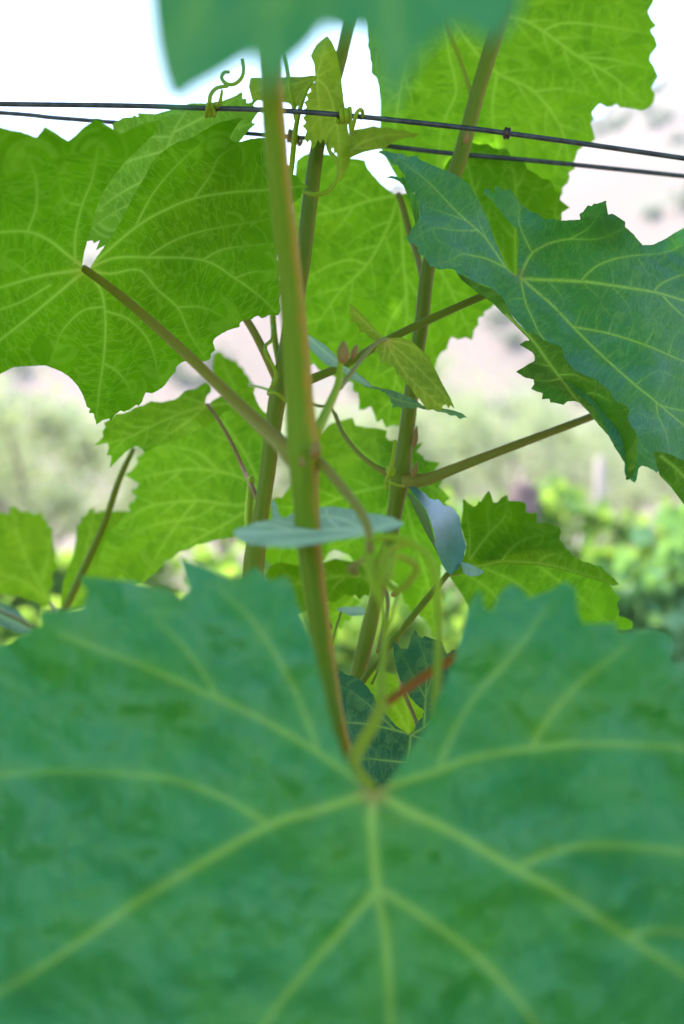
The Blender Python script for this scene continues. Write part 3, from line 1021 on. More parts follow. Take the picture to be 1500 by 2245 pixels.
# --- L4 pale leaf behind it
leaf(SH2, M_SHOW, [dict(
    poly=[(190, 530), (203, 526), (206, 534), (219, 526), (212, 544), (208, 550), (229, 538), (300, 520), (400, 430), (480, 360), (512, 317), (525, 311), (532, 303),
          (544, 287), (562, 271), (552, 268), (560, 255), (571, 241), (555, 231), (566, 217), (541, 227), (541, 214), (532, 216), (533, 198), (515, 210), (485, 221),
          (450, 226), (420, 225), (373, 240), (341, 249), (300, 247), (304, 256), (293, 251), (291, 256), (269, 257), (261, 263), (245, 272), (248, 281), (240, 320), (190, 400), (178, 480)],
    ctrl=[(190, 530, .545), (248, 275, .575), (533, 200, .58), (562, 271, .56), (400, 430, .545), (340, 250, .575), (300, 400, .56)],
    veins=[([(330, 470), (350, 380), (380, 290), (420, 225)], 5), ([(350, 380), (270, 420), (200, 470)], 3.5), ([(340, 430), (270, 455), (205, 495)], 3), ([(362, 330), (290, 350), (225, 370)], 3.5),
           ([(372, 300), (310, 300), (250, 310)], 3.5), ([(380, 290), (440, 260), (530, 210)], 4), ([(370, 320), (450, 300), (555, 270)], 4)],
    side='under', step=3, pucker=.0014, seed=8, auto=False, vw=5, tooth=1.6)],
    petiole=[(335, 480, .553, 16), (420, 560, .552, 16), (540, 700, .556, 17), (615, 850, .56, 18)],
    label="paler leaf behind the big left leaf, its tip touching the wire")

# --- L5 big leaf at upper right
J5 = (967, 5)
leaf(SH3, M_THIN, [dict(
    poly=[(967, 8), (955, -30), (900, -120), (830, -60), (805, 20), (809, 88), (807, 100), (812, 112), (812, 128), (816, 138), (815, 160), (828, 171), (833, 192), (835, 219), (834, 250), (833, 280),
          (836, 330), (870, 390), (930, 440), (1050, 490), (1150, 480), (1225, 435), (1234, 424), (1232, 412), (1246, 400), (1250, 387), (1247, 378), (1262, 370), (1256, 358), (1262, 348), (1267, 330),
          (1280, 320), (1290, 318), (1305, 305), (1300, 285), (1295, 270), (1302, 260), (1298, 246), (1315, 227), (1330, 234), (1342, 233), (1350, 227), (1362, 236), (1370, 235), (1385, 238),
          (1396, 240), (1407, 243), (1425, 235), (1434, 222), (1436, 205), (1428, 195), (1431, 185), (1444, 167), (1438, 155), (1435, 145), (1425, 132), (1427, 121), (1443, 100), (1436, 80), (1427, 66), (1441, 56),
          (1430, 44), (1421, 25), (1434, 2), (1425, -60), (1300, -160), (1100, -130)],
    ctrl=[(967, 5, .625), (835, 250, .63), (810, 80, .62), (1000, 460, .66), (1230, 430, .655), (1300, 260, .65), (1440, 150, .655), (1420, -50, .64), (1100, 200, .645), (900, -100, .61), (1200, -120, .63)],
    veins=[([J5, (925, 50), (898, 110), (878, 190), (862, 300), (850, 345)], 7), ([J5, (985, 120), (1000, 200), (970, 280), (950, 430)], 5),
           ([J5, (1060, 25), (1150, 45), (1200, 75), (1270, 125), (1340, 165), (1410, 225)], 7), ([(1190, 68), (1240, 50), (1330, 58), (1425, 75)], 4.5),
           ([J5, (1040, 110), (1090, 160), (1170, 200), (1230, 280), (1250, 370)], 7), ([(1270, 125), (1340, 130), (1425, 150)], 4),
           ([(1090, 160), (1080, 260), (1110, 400)], 4), ([J5, (1100, -30), (1250, -60), (1420, -30)], 6),
           ([(1170, 200), (1240, 195), (1310, 215)], 4), ([(985, 120), (1020, 75), (1070, 60)], 3), ([(878, 190), (925, 195), (960, 200)], 3)],
    side='under', step=3, pucker=.0016, seed=14, vw=6.5, spacing=70, seclen=120, tooth=2, wave=.006)],
    petiole=[(965, 8, .622, 10), (985, 70, .605, 10), (1005, 120, .595, 11), (1022, 170, .585, 11), (1035, 215, .575, 12)], pet_mat=M_TENDRIL,
    label="large bright backlit leaf at upper right behind the wires")
# --- L5b darker leaf under it
leaf(SH3, M_UNDER, [dict(
    poly=[(1010, 322), (1035, 312), (1050, 317), (1070, 315), (1082, 324), (1095, 327), (1108, 324), (1116, 333), (1120, 346), (1136, 346), (1150, 355), (1156, 370), (1166, 375), (1178, 382),
          (1190, 392), (1206, 394), (1212, 402), (1216, 418), (1230, 424), (1228, 438), (1250, 455), (1232, 466), (1232, 482), (1220, 560), (1150, 640), (1090, 620), (1000, 560), (930, 500), (940, 430), (985, 350)],
    ctrl=[(1035, 312, .60), (1250, 455, .61), (1150, 640, .60), (930, 500, .585), (1090, 470, .60)],
    veins=[([(1130, 620), (1080, 520), (1040, 420), (1020, 330)], 5), ([(1130, 620), (1130, 500), (1130, 400), (1120, 350)], 5), ([(1130, 620), (1180, 530), (1245, 456)], 5)],
    side='under', step=4, seed=21, vw=4.5, spacing=70, seclen=90, tooth=2)],
    petiole=[(1135, 618, .60, 10), (1080, 642, .592, 10), (960, 696, .58, 11), (926, 712, .572, 13)],
    label="darker green leaf overlapping the bright upper right leaf")

# --- L6 bright centre leaf
J6 = (875, 426)
leaf(SH3, M_THIN, [dict(
    poly=[(650, 352), (664, 340), (680, 334), (720, 338), (770, 346), (800, 350), (806, 368), (821, 386), (834, 400), (853, 418), (872, 428), (888, 424), (905, 420), (960, 470), (1060, 560), (1110, 640),
          (1075, 676), (1060, 684), (1062, 692), (1048, 697), (1050, 712), (1040, 722), (1036, 746), (1022, 739), (1005, 745), (990, 738), (984, 750), (980, 766), (968, 772), (958, 787), (955, 802),
          (930, 850), (905, 900), (880, 936), (862, 932), (846, 938), (838, 918), (827, 927), (820, 906), (812, 890), (800, 898), (786, 898), (788, 880), (785, 862), (773, 857), (774, 838),
          (752, 834), (735, 826), (700, 812), (688, 797), (676, 803), (655, 780), (640, 700), (636, 600), (640, 450)],
    ctrl=[(875, 426, .635), (650, 350, .66), (640, 600, .655), (700, 800, .66), (870, 930, .66), (1000, 740, .67), (1080, 640, .66), (960, 480, .65), (800, 620, .66)],
    veins=[([J6, (810, 440), (740, 462), (640, 480)], 6), ([J6, (850, 500), (805, 580), (745, 640), (690, 720)], 6), ([J6, (884, 560), (892, 700), (868, 830), (850, 930)], 6.5),
           ([J6, (940, 540), (990, 640), (1035, 740)], 6), ([(890, 650), (850, 720), (815, 850)], 4), ([(888, 600), (930, 680), (950, 780)], 4), ([(805, 580), (760, 570), (690, 600), (645, 650)], 4)],
    side='under', step=3, pucker=.0016, seed=24, vw=6, spacing=65, seclen=130, tooth=2, wave=.006)],
    petiole=[(874, 427, .632, 14), (884, 455, .625, 14), (897, 505, .605, 15), (915, 560, .59, 15), (928, 615, .575, 16)], pet_mat=M_PALE and M_PETIOLE,
    label="bright yellow green backlit leaf in the centre behind the shoots")

# --- L18 bright leaf lower centre, L18b darker below
leaf(SH3, M_THIN, [dict(
    poly=[(596, 1100), (606, 1090), (618, 1091), (640, 1062), (655, 1010), (690, 960), (725, 929), (747, 922), (774, 916), (779, 932), (805, 937), (828, 939), (850, 944), (846, 957), (852, 966), (874, 966), (884, 960),
          (905, 968), (914, 974), (932, 967), (921, 980), (912, 990), (929, 1000), (930, 1008), (942, 1011), (966, 1013), (953, 1030), (962, 1036), (972, 1053), (962, 1067), (975, 1078), (988, 1094), (974, 1101),
          (1000, 1118), (1010, 1180), (990, 1230), (966, 1238), (962, 1293), (966, 1350), (958, 1398), (949, 1396), (944, 1375), (934, 1360), (917, 1347), (901, 1342), (896, 1328), (886, 1320), (880, 1299),
          (870, 1280), (845, 1262), (800, 1242), (777, 1232), (765, 1216), (735, 1206), (722, 1212), (712, 1226), (690, 1236), (640, 1242), (590, 1236), (568, 1205), (588, 1130)],
    ctrl=[(875, 1050, .60), (600, 1095, .66), (740, 925, .68), (985, 1090, .66), (955, 1395, .65), (590, 1235, .66), (735, 1210, .67), (800, 1080, .64)],
    veins=[([(880, 1060), (820, 1010), (770, 970), (745, 925)], 6), ([(880, 1060), (780, 1080), (690, 1110), (600, 1110)], 6), ([(880, 1060), (820, 1150), (740, 1200)], 6),
           ([(880, 1060), (910, 1180), (940, 1290), (957, 1390)], 6), ([(880, 1060), (930, 1060), (985, 1092)], 5)],
    side='under', step=3.5, seed=27, vw=5.5, spacing=70, seclen=120, tooth=2.5, wave=.004)],
    label="bright green leaf behind the node where the stalk branches")
leaf(SH5, M_UNDER, [dict(
    poly=[(580, 1262), (593, 1240), (615, 1232), (650, 1240), (690, 1238), (713, 1232), (735, 1224), (767, 1231), (807, 1240), (850, 1256), (845, 1300), (809, 1308), (800, 1304), (788, 1316), (779, 1304), (767, 1308), (758, 1302), (748, 1310),
          (735, 1321), (719, 1318), (690, 1330), (660, 1345), (640, 1350), (610, 1320)],
    ctrl=[(580, 1262, .63), (735, 1225, .64), (845, 1290, .62), (650, 1345, .62), (800, 1240, .63)],
    veins=[([(840, 1275), (760, 1262), (680, 1275), (600, 1290)], 5), ([(760, 1262), (730, 1290), (722, 1315)], 3)],
    side='under', step=5, seed=29, vw=5, spacing=50, seclen=60, tooth=2)],
    petiole=[(840, 1275, .62, 11), (850, 1330, .59, 11), (830, 1430, .565, 12)], label="dull green leaf crossing behind the front shoot below the pale leaf")
leaf(SH5, M_THIN, [dict(
    poly=[(712, 1325), (730, 1310), (765, 1300), (790, 1318), (772, 1340), (769, 1362), (756, 1358), (748, 1380), (741, 1376), (738, 1412), (728, 1415), (715, 1400), (700, 1370)],
    ctrl=[(712, 1325, .67), (790, 1318, .68), (730, 1410, .67), (740, 1350, .665)],
    veins=[([(775, 1312), (745, 1350), (730, 1405)], 4)], side='under', step=5, seed=33, vw=4, spacing=40, seclen=40)],
    label="small bright leaf low behind the front shoot")
leaf(SH5, M_PALE, [dict(
    poly=[(735, 1337), (750, 1331), (790, 1330), (806, 1340), (800, 1349), (770, 1351), (750, 1342)],
    ctrl=[(735, 1337, .60), (806, 1340, .61), (770, 1331, .625), (770, 1351, .585)], veins=[([(800, 1340), (740, 1338)], 3)], side='top', step=4, seed=34, auto=False)],
    petiole=[(748, 1342, .61, 5), (736, 1380, .60, 5), (723, 1425, .60, 5)], label="tiny pale grey leaf low behind the front shoot")

# --- L9 lower left pair
leaf(SH2, M_THIN, [dict(
    poly=[(317, 990), (345, 970), (400, 955), (440, 925), (453, 895), (500, 888), (520, 905), (545, 931), (560, 946), (579, 957), (604, 1000), (580, 1060), (565, 1120), (546, 1160), (515, 1177), (480, 1182), (450, 1191), (430, 1195), (410, 1207), (395, 1209),
          (375, 1225), (362, 1230), (354, 1243), (318, 1276), (250, 1300), (195, 1285), (225, 1200), (240, 1165), (260, 1147), (275, 1128), (287, 1120), (281, 1110), (284, 1103), (294, 1099), (300, 1088), (288, 1080), (290, 1073),
          (300, 1070), (304, 1061), (285, 1048), (272, 1041), (287, 1033), (298, 1021), (304, 1011), (297, 1003), (308, 1000)],
    ctrl=[(575, 1090, .62), (450, 900, .66), (320, 985, .69), (275, 1040, .70), (200, 1285, .70), (350, 1245, .68), (515, 1177, .64), (430, 1070, .67)],
    veins=[([(572, 1075), (540, 1052), (480, 1034), (400, 1030), (300, 1050)], 6), ([(572, 1095), (520, 1108), (430, 1098), (330, 1110), (260, 1150)], 6), ([(572, 1100), (500, 1145), (400, 1200)], 6),
           ([(572, 1065), (540, 1000), (500, 940), (460, 900)], 6), ([(480, 1034), (430, 990), (340, 975)], 4), ([(430, 1098), (380, 1160), (330, 1240)], 4), ([(430, 1135), (340, 1150), (250, 1190)], 3.6)],
    side='under', step=3.5, seed=41, vw=5.6, spacing=70, seclen=110, tooth=2.5, wave=.006)],
    label="broad bright leaf at lower left left of the second shoot")
leaf(SH2, M_THIN, [dict(
    poly=[(269, 906), (283, 902), (296, 893), (315, 888), (332, 879), (350, 882), (368, 879), (382, 876), (392, 870), (404, 858), (413, 855), (428, 853), (440, 845), (452, 837), (462, 845), (463, 858), (453, 868), (450, 882),
          (454, 890), (464, 880), (483, 868), (500, 860), (530, 852), (560, 848), (556, 861), (563, 880), (570, 893), (579, 903), (600, 913), (622, 962), (580, 962), (560, 948), (545, 931), (530, 925), (512, 910), (508, 898),
          (490, 905), (470, 925), (430, 945), (400, 958), (345, 978), (317, 992), (310, 984), (299, 977), (285, 984), (275, 991), (258, 1008), (240, 1027), (243, 1012), (246, 998), (234, 998), (239, 981), (236, 970),
          (220, 974), (205, 977), (218, 966), (227, 957), (225, 946), (232, 936), (228, 926), (246, 918), (252, 908)],
    ctrl=[(454, 888, .625), (206, 976, .60), (240, 1025, .605), (440, 846, .64), (330, 880, .625), (620, 960, .615), (560, 850, .63), (400, 950, .60), (317, 990, .60)],
    veins=[([(454, 889), (400, 905), (330, 935), (280, 960), (215, 975)], 5), ([(454, 889), (410, 925), (350, 965)], 4.5), ([(454, 889), (420, 875), (395, 872)], 4), ([(454, 889), (510, 885), (570, 900)], 4.5),
           ([(330, 935), (290, 935), (255, 912)], 3.2), ([(400, 905), (360, 900), (320, 890)], 3)],
    side='under', step=3, seed=44, vw=4.4, spacing=50, seclen=80, tooth=2, red_at=[(454, 889, 22)])],
    petiole=[(455, 887, .622, 8), (482, 925, .610, 8), (510, 975, .598, 9), (530, 1020, .588, 10), (548, 1058, .575, 12), (572, 1110, .56, 12)], pet_mat=M_PETIOLE_DUSK,
    label="serrated green leaf at lower left with a thin reddish stalk")
cane("side_stalk", [(551, 1046, .575, 14), (549, 1075, .574, 17), (545, 1130, .57, 18), (547, 1190, .565, 18), (553, 1230, .56, 16)], M_TENDRIL, SH2, seg=14)
leaf(SH4, M_UNDER, [dict(
    poly=[(470, 774), (478, 770), (486, 772), (492, 781), (501, 785), (509, 790), (519, 791), (524, 802), (534, 807), (537, 818), (546, 825), (549, 835), (558, 843), (540, 856), (515, 868), (488, 850), (466, 820), (466, 800)],
    ctrl=[(478, 770, .80), (558, 843, .80), (488, 850, .79)], veins=[([(520, 865), (500, 820), (478, 778)], 4)], side='under', step=5, seed=46, vw=4, spacing=40, seclen=50)],
    label="small soft green leaf tip above the serrated leaf")

# --- L10 far lower left leaves
leaf(SH4, M_THIN, [dict(
    poly=[(-60, 1140), (0, 1124), (22, 1126), (20, 1111), (34, 1110), (46, 1122), (62, 1120), (74, 1128), (91, 1122), (96, 1138), (104, 1142), (104, 1153), (116, 1158), (114, 1186), (119, 1200), (124, 1218), (120, 1228), (130, 1243), (112, 1260), (118, 1279),
          (108, 1299), (112, 1321), (101, 1333), (75, 1318), (60, 1316), (45, 1308), (20, 1306), (0, 1302), (-60, 1310)],
    ctrl=[(0, 1125, .84), (124, 1218, .82), (100, 1330, .80), (-60, 1310, .80)],
    veins=[([(110, 1320), (70, 1250), (40, 1180), (28, 1115)], 5), ([(110, 1320), (40, 1270), (-50, 1250)], 5), ([(90, 1285), (105, 1220), (110, 1160)], 4)], side='under', step=6, seed=51, vw=5, spacing=60, seclen=80)],
    petiole=[(112, 1325, .80, 11), (120, 1345, .76, 11), (118, 1385, .70, 12)], label="soft green leaf at the left edge below the olive tree")
leaf(SH4, M_THIN, [dict(
    poly=[(168, 1152), (177, 1146), (178, 1134), (188, 1130), (196, 1116), (208, 1112), (206, 1125), (229, 1118), (236, 1124), (255, 1120), (283, 1121), (300, 1150), (330, 1260), (260, 1310), (150, 1345), (132, 1330), (138, 1278), (150, 1242), (160, 1218), (167, 1182)],
    ctrl=[(168, 1152, .76), (283, 1121, .78), (330, 1260, .74), (140, 1330, .74)],
    veins=[([(150, 1335), (180, 1250), (195, 1180), (207, 1116)], 5), ([(150, 1335), (220, 1260), (280, 1190)], 5), ([(150, 1320), (230, 1255), (325, 1250)], 4)], side='under', step=6, seed=53, vw=5, spacing=50, seclen=70)],
    label="bright leaf crossed by the thin shoot at lower left")
leaf(SH4, M_MATURE, [dict(
    poly=[(-70, 1290), (0, 1322), (20, 1330), (40, 1338), (52, 1352), (70, 1372), (90, 1392), (50, 1392), (0, 1372), (-70, 1350)],
    ctrl=[(-70, 1300, .74), (90, 1392, .70), (0, 1325, .76), (0, 1372, .69)], veins=[([(80, 1385), (30, 1362), (-60, 1330)], 4)], side='top', step=5, seed=55, auto=False)],
    petiole=[(-60, 1300, .74, 9), (0, 1338, .715, 9), (40, 1357, .70, 10), (80, 1380, .69, 11)], label="dark glossy leaf edge at the left above the blurred leaf")

# --- L7 blue green leaf in focus at right
J7 = (1141, 608)
L7 = [(827, 333), (834, 330), (848, 331), (867, 337), (880, 336), (896, 344), (906, 342), (913, 340), (920, 350), (930, 354), (960, 367), (987, 377), (1008, 388), (1027, 404), (1040, 423), (1056, 452), (1069, 476), (1077, 503), (1083, 521), (1096, 553),
      (1112, 588), (1131, 603), (1136, 600), (1136, 590), (1135, 567), (1139, 527), (1133, 503), (1117, 487), (1099, 465), (1083, 444), (1069, 432), (1060, 426), (1061, 415), (1068, 413), (1075, 417), (1084, 426), (1083, 412), (1087, 406), (1094, 411), (1099, 409), (1103, 417),
      (1110, 418), (1117, 412), (1128, 428), (1144, 449), (1158, 459), (1166, 466), (1176, 466), (1193, 480), (1215, 480), (1228, 484), (1250, 482), (1273, 481), (1270, 470), (1280, 463), (1288, 450), (1298, 452), (1302, 446), (1311, 446), (1329, 439), (1331, 455),
      (1334, 471), (1342, 468), (1352, 473), (1362, 480), (1371, 486), (1371, 497), (1388, 512), (1398, 524), (1409, 537), (1433, 536), (1460, 523), (1481, 509), (1500, 499), (1560, 465), (1640, 560), (1660, 800), (1620, 1000), (1560, 1030), (1500, 1012),
      (1460, 1010), (1440, 1037), (1432, 1030), (1420, 1024), (1407, 1021), (1401, 1026), (1397, 1045), (1393, 1060), (1383, 1052), (1370, 1040), (1370, 1015), (1350, 985), (1330, 945), (1300, 890), (1260, 860), (1215, 810), (1180, 765), (1150, 722),
      (1117, 686), (1109, 665), (1096, 646), (1077, 631), (1056, 623), (1035, 615), (1020, 604), (1005, 601), (995, 590), (981, 588), (965, 592), (952, 585), (944, 585), (939, 576), (928, 559), (922, 560), (915, 548), (918, 541), (911, 541), (908, 534),
      (899, 533), (891, 522), (900, 512), (901, 503), (913, 490), (921, 471), (917, 449), (908, 432), (910, 422), (899, 421), (888, 409), (877, 399), (864, 392), (845, 389), (858, 385), (872, 388), (888, 392), (887, 384), (877, 372), (872, 362), (861, 361), (850, 346), (838, 338)]
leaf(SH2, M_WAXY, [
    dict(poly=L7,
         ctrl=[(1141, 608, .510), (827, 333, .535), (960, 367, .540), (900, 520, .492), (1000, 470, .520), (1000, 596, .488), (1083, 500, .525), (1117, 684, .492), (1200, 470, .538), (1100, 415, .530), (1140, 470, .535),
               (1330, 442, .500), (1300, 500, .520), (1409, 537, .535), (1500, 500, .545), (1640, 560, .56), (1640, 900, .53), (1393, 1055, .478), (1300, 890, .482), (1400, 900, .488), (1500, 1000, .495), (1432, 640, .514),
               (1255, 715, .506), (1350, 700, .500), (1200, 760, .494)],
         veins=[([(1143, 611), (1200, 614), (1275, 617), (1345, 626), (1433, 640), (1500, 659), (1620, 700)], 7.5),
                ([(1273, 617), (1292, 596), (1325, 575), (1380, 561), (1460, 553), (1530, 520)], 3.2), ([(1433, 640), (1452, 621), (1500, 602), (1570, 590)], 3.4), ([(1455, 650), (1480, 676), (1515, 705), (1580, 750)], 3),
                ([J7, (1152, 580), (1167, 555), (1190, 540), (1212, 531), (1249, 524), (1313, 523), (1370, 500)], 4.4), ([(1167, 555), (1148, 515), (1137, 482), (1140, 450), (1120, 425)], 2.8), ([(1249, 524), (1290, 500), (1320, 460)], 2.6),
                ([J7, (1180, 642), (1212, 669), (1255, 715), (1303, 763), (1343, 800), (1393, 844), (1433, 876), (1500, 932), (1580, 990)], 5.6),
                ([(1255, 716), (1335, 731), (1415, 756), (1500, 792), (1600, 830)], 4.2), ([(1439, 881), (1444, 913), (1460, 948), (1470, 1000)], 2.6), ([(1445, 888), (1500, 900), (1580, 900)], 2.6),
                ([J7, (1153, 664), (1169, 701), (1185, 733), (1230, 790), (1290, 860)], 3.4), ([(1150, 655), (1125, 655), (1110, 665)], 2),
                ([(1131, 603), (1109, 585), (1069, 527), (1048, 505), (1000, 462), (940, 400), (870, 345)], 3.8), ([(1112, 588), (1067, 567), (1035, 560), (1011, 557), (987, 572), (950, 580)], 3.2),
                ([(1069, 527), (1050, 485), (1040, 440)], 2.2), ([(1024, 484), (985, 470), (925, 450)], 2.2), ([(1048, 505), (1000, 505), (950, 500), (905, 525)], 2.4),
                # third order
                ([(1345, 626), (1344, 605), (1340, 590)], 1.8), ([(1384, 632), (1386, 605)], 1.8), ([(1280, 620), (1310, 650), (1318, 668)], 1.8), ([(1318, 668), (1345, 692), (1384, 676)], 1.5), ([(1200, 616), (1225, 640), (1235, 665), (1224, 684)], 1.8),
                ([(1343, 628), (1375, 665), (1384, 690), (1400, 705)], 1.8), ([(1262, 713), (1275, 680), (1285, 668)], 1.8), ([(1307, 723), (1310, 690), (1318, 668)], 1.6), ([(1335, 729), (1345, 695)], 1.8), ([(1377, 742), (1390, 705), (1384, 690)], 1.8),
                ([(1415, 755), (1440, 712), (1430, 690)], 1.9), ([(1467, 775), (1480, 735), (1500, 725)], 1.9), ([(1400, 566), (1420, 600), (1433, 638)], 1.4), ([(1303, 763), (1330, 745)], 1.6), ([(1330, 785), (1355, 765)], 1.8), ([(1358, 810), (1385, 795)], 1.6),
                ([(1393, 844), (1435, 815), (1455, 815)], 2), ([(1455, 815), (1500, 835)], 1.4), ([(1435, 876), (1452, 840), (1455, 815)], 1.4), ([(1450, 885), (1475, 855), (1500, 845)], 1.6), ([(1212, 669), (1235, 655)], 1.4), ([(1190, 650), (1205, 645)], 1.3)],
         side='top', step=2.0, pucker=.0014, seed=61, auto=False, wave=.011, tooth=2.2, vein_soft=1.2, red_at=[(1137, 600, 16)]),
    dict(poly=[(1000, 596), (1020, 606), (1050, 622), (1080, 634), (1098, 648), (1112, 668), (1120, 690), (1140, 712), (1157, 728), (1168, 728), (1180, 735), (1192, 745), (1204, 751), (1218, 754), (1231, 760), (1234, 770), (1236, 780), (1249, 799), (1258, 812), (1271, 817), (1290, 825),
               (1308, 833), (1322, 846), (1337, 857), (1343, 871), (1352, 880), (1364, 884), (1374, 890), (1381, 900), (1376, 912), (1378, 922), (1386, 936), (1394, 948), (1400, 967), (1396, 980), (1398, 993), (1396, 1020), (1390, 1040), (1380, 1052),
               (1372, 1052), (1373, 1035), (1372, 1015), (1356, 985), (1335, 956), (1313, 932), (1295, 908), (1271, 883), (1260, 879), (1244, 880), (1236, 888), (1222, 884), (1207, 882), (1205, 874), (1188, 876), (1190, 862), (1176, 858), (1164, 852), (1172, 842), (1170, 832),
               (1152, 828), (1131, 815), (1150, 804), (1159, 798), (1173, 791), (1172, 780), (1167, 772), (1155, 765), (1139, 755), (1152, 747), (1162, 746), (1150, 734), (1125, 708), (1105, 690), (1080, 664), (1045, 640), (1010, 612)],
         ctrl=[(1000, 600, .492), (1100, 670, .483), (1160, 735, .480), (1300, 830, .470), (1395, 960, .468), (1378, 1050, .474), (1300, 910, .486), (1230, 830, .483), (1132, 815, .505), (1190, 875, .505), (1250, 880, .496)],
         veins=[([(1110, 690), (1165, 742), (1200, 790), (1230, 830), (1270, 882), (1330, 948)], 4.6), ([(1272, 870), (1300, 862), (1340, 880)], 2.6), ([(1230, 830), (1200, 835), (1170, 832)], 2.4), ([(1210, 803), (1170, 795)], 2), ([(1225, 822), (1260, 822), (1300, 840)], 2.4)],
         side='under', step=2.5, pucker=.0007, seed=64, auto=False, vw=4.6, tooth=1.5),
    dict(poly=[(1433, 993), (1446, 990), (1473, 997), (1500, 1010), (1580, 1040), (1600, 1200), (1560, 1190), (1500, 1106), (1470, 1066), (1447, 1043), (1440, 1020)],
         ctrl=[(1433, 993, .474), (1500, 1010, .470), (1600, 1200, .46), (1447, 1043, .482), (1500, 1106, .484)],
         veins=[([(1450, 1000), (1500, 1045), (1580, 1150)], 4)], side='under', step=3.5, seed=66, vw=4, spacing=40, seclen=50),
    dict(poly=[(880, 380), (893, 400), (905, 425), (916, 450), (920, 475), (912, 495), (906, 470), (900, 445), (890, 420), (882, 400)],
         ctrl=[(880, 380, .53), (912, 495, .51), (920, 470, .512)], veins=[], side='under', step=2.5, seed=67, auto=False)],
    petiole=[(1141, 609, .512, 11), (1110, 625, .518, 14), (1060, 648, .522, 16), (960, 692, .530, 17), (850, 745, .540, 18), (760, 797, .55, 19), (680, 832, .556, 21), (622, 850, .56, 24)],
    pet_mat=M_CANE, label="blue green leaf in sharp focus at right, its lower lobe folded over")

# stalk leaving the third shoot to a leaf behind the blue one
leaf(SH3, M_UNDER, [dict(
    poly=[(1400, 860), (1450, 800), (1560, 780), (1650, 850), (1640, 950), (1540, 970), (1440, 930)],
    ctrl=[(1400, 860, .58), (1560, 780, .60), (1640, 950, .58)], veins=[([(1405, 870), (1500, 870), (1630, 880)], 5)], side='under', step=8, seed=69, vw=5, spacing=60, seclen=60)],
    petiole=[(1410, 868, .575, 15), (1295, 914, .567, 17), (1200, 950, .564, 18), (1080, 995, .563, 20), (990, 1030, .563, 23), (935, 1051, .565, 28), (885, 1055, .568, 34)],
    pet_mat=M_PETIOLE, label="leaf hidden behind the blue green one on a long red brown stalk")

# --- small things round the node of the third shoot
cane("tendril", [(735, 908, .585, 9), (752, 950, .58, 10), (785, 992, .575, 10), (815, 1018, .572, 12), (845, 1035, .57, 16), (866, 1045, .57, 20)], M_PETIOLE, SH3, seg=12)
cane("tendril", [(676, 884, .59, 7), (700, 890, .588, 7), (722, 893, .586, 7), (736, 910, .585, 8)], M_PETIOLE, SH3, seg=10)
cane("tendril", [(866, 965, .545, 7), (862, 1000, .545, 8), (856, 1030, .546, 9), (848, 1055, .548, 8), (849, 1075, .55, 6)], M_TENDRIL, SH3, seg=10)
cane("tendril", [(845, 1050, .55, 6), (858, 1058, .545, 6), (872, 1064, .545, 6), (886, 1066, .55, 6)], M_TENDRIL, SH3, seg=10)


def bud(parent, px, py, d, rx, ry, tilt, mat, name="bud"):
    """pointed scaly bud"""
    n, seg = 12, 14
    V, F = [], []
    for i in range(n + 1):
        t_ = i / n
        r = math.sin(math.pi * min(1, t_ * 0.97 + .03)) ** 0.75 * (1 - 0.35 * t_)
        for k in range(seg):
            a = 2 * math.pi * k / seg
            rr = r * (1 + 0.10 * math.sin(3 * a + t_ * 5))
            x = rr * math.cos(a) * rx
            y = (t_ - .5) * -2 * ry
            zz = rr * math.sin(a) * rx
            V.append((px + x * math.cos(tilt) - y * math.sin(tilt), py + x * math.sin(tilt) + y * math.cos(tilt), zz))
    for i in range(n):
        for k in range(seg):
            k2 = (k + 1) % seg
            F.append((i * seg + k, i * seg + k2, (i + 1) * seg + k2, (i + 1) * seg + k))
    V3 = [P(a, b, d + c / FPX * d) for a, b, c in V]
    return link(name, faces_to_mesh(name, V3, F), mat, parent)


bud(SH3, 911, 958, .567, 7, 26, rad(8), M_BUD)
bud(SH3, 910, 1030, .562, 7, 20, rad(15), M_BUD)
bud(SH3, 856, 1030, .562, 13, 15, rad(-30), M_TENDRIL)

# --- L17 young leaves on a side shoot of the front shoot
Y1 = leaf(SH1, M_YOUNG, [
    dict(poly=[(837, 739), (861, 741), (880, 740), (901, 747), (920, 763), (941, 784), (955, 811), (971, 843), (987, 872), (998, 897), (988, 888), (984, 896), (978, 886), (971, 889), (968, 902), (952, 897), (936, 900), (932, 890), (928, 887), (920, 875),
               (912, 868), (907, 861), (898, 846), (888, 841), (885, 830), (879, 833), (878, 820), (870, 824), (866, 808), (858, 801), (854, 806), (848, 796), (840, 792), (835, 804), (833, 790), (832, 779), (821, 769), (828, 757)],
         ctrl=[(845, 743, .475), (997, 897, .480), (941, 784, .495), (907, 861, .465), (835, 803, .465)],
         veins=[([(845, 744), (870, 790), (900, 830), (970, 895)], 4), ([(845, 744), (900, 790), (960, 850), (990, 885)], 3.4), ([(845, 744), (843, 775), (835, 800)], 3), ([(845, 744), (905, 760), (945, 800)], 3)],
         side='under', step=2.5, seed=71, vw=3.3, spacing=26, seclen=50, tooth=1.5, red_at=[(845, 744, 18)]),
    dict(poly=[(764, 664), (781, 675), (805, 699), (827, 725), (842, 741), (834, 750), (824, 748), (812, 742), (806, 736), (800, 728), (789, 729), (787, 720), (783, 715), (778, 706), (768, 704), (770, 692), (766, 688), (768, 676)],
         ctrl=[(764, 664, .49), (842, 741, .475), (800, 728, .482), (805, 699, .487)],
         veins=[([(843, 743), (810, 715), (770, 675)], 2.8)], side='under', step=2.5, seed=73, vw=2.8, spacing=22, seclen=26)],
    petiole=[(846, 743, .474, 9), (826, 752, .465, 10), (795, 785, .45, 10), (765, 825, .435, 11), (745, 850, .425, 13)],
    label="young yellow green toothed leaf folded in the middle of the photo")
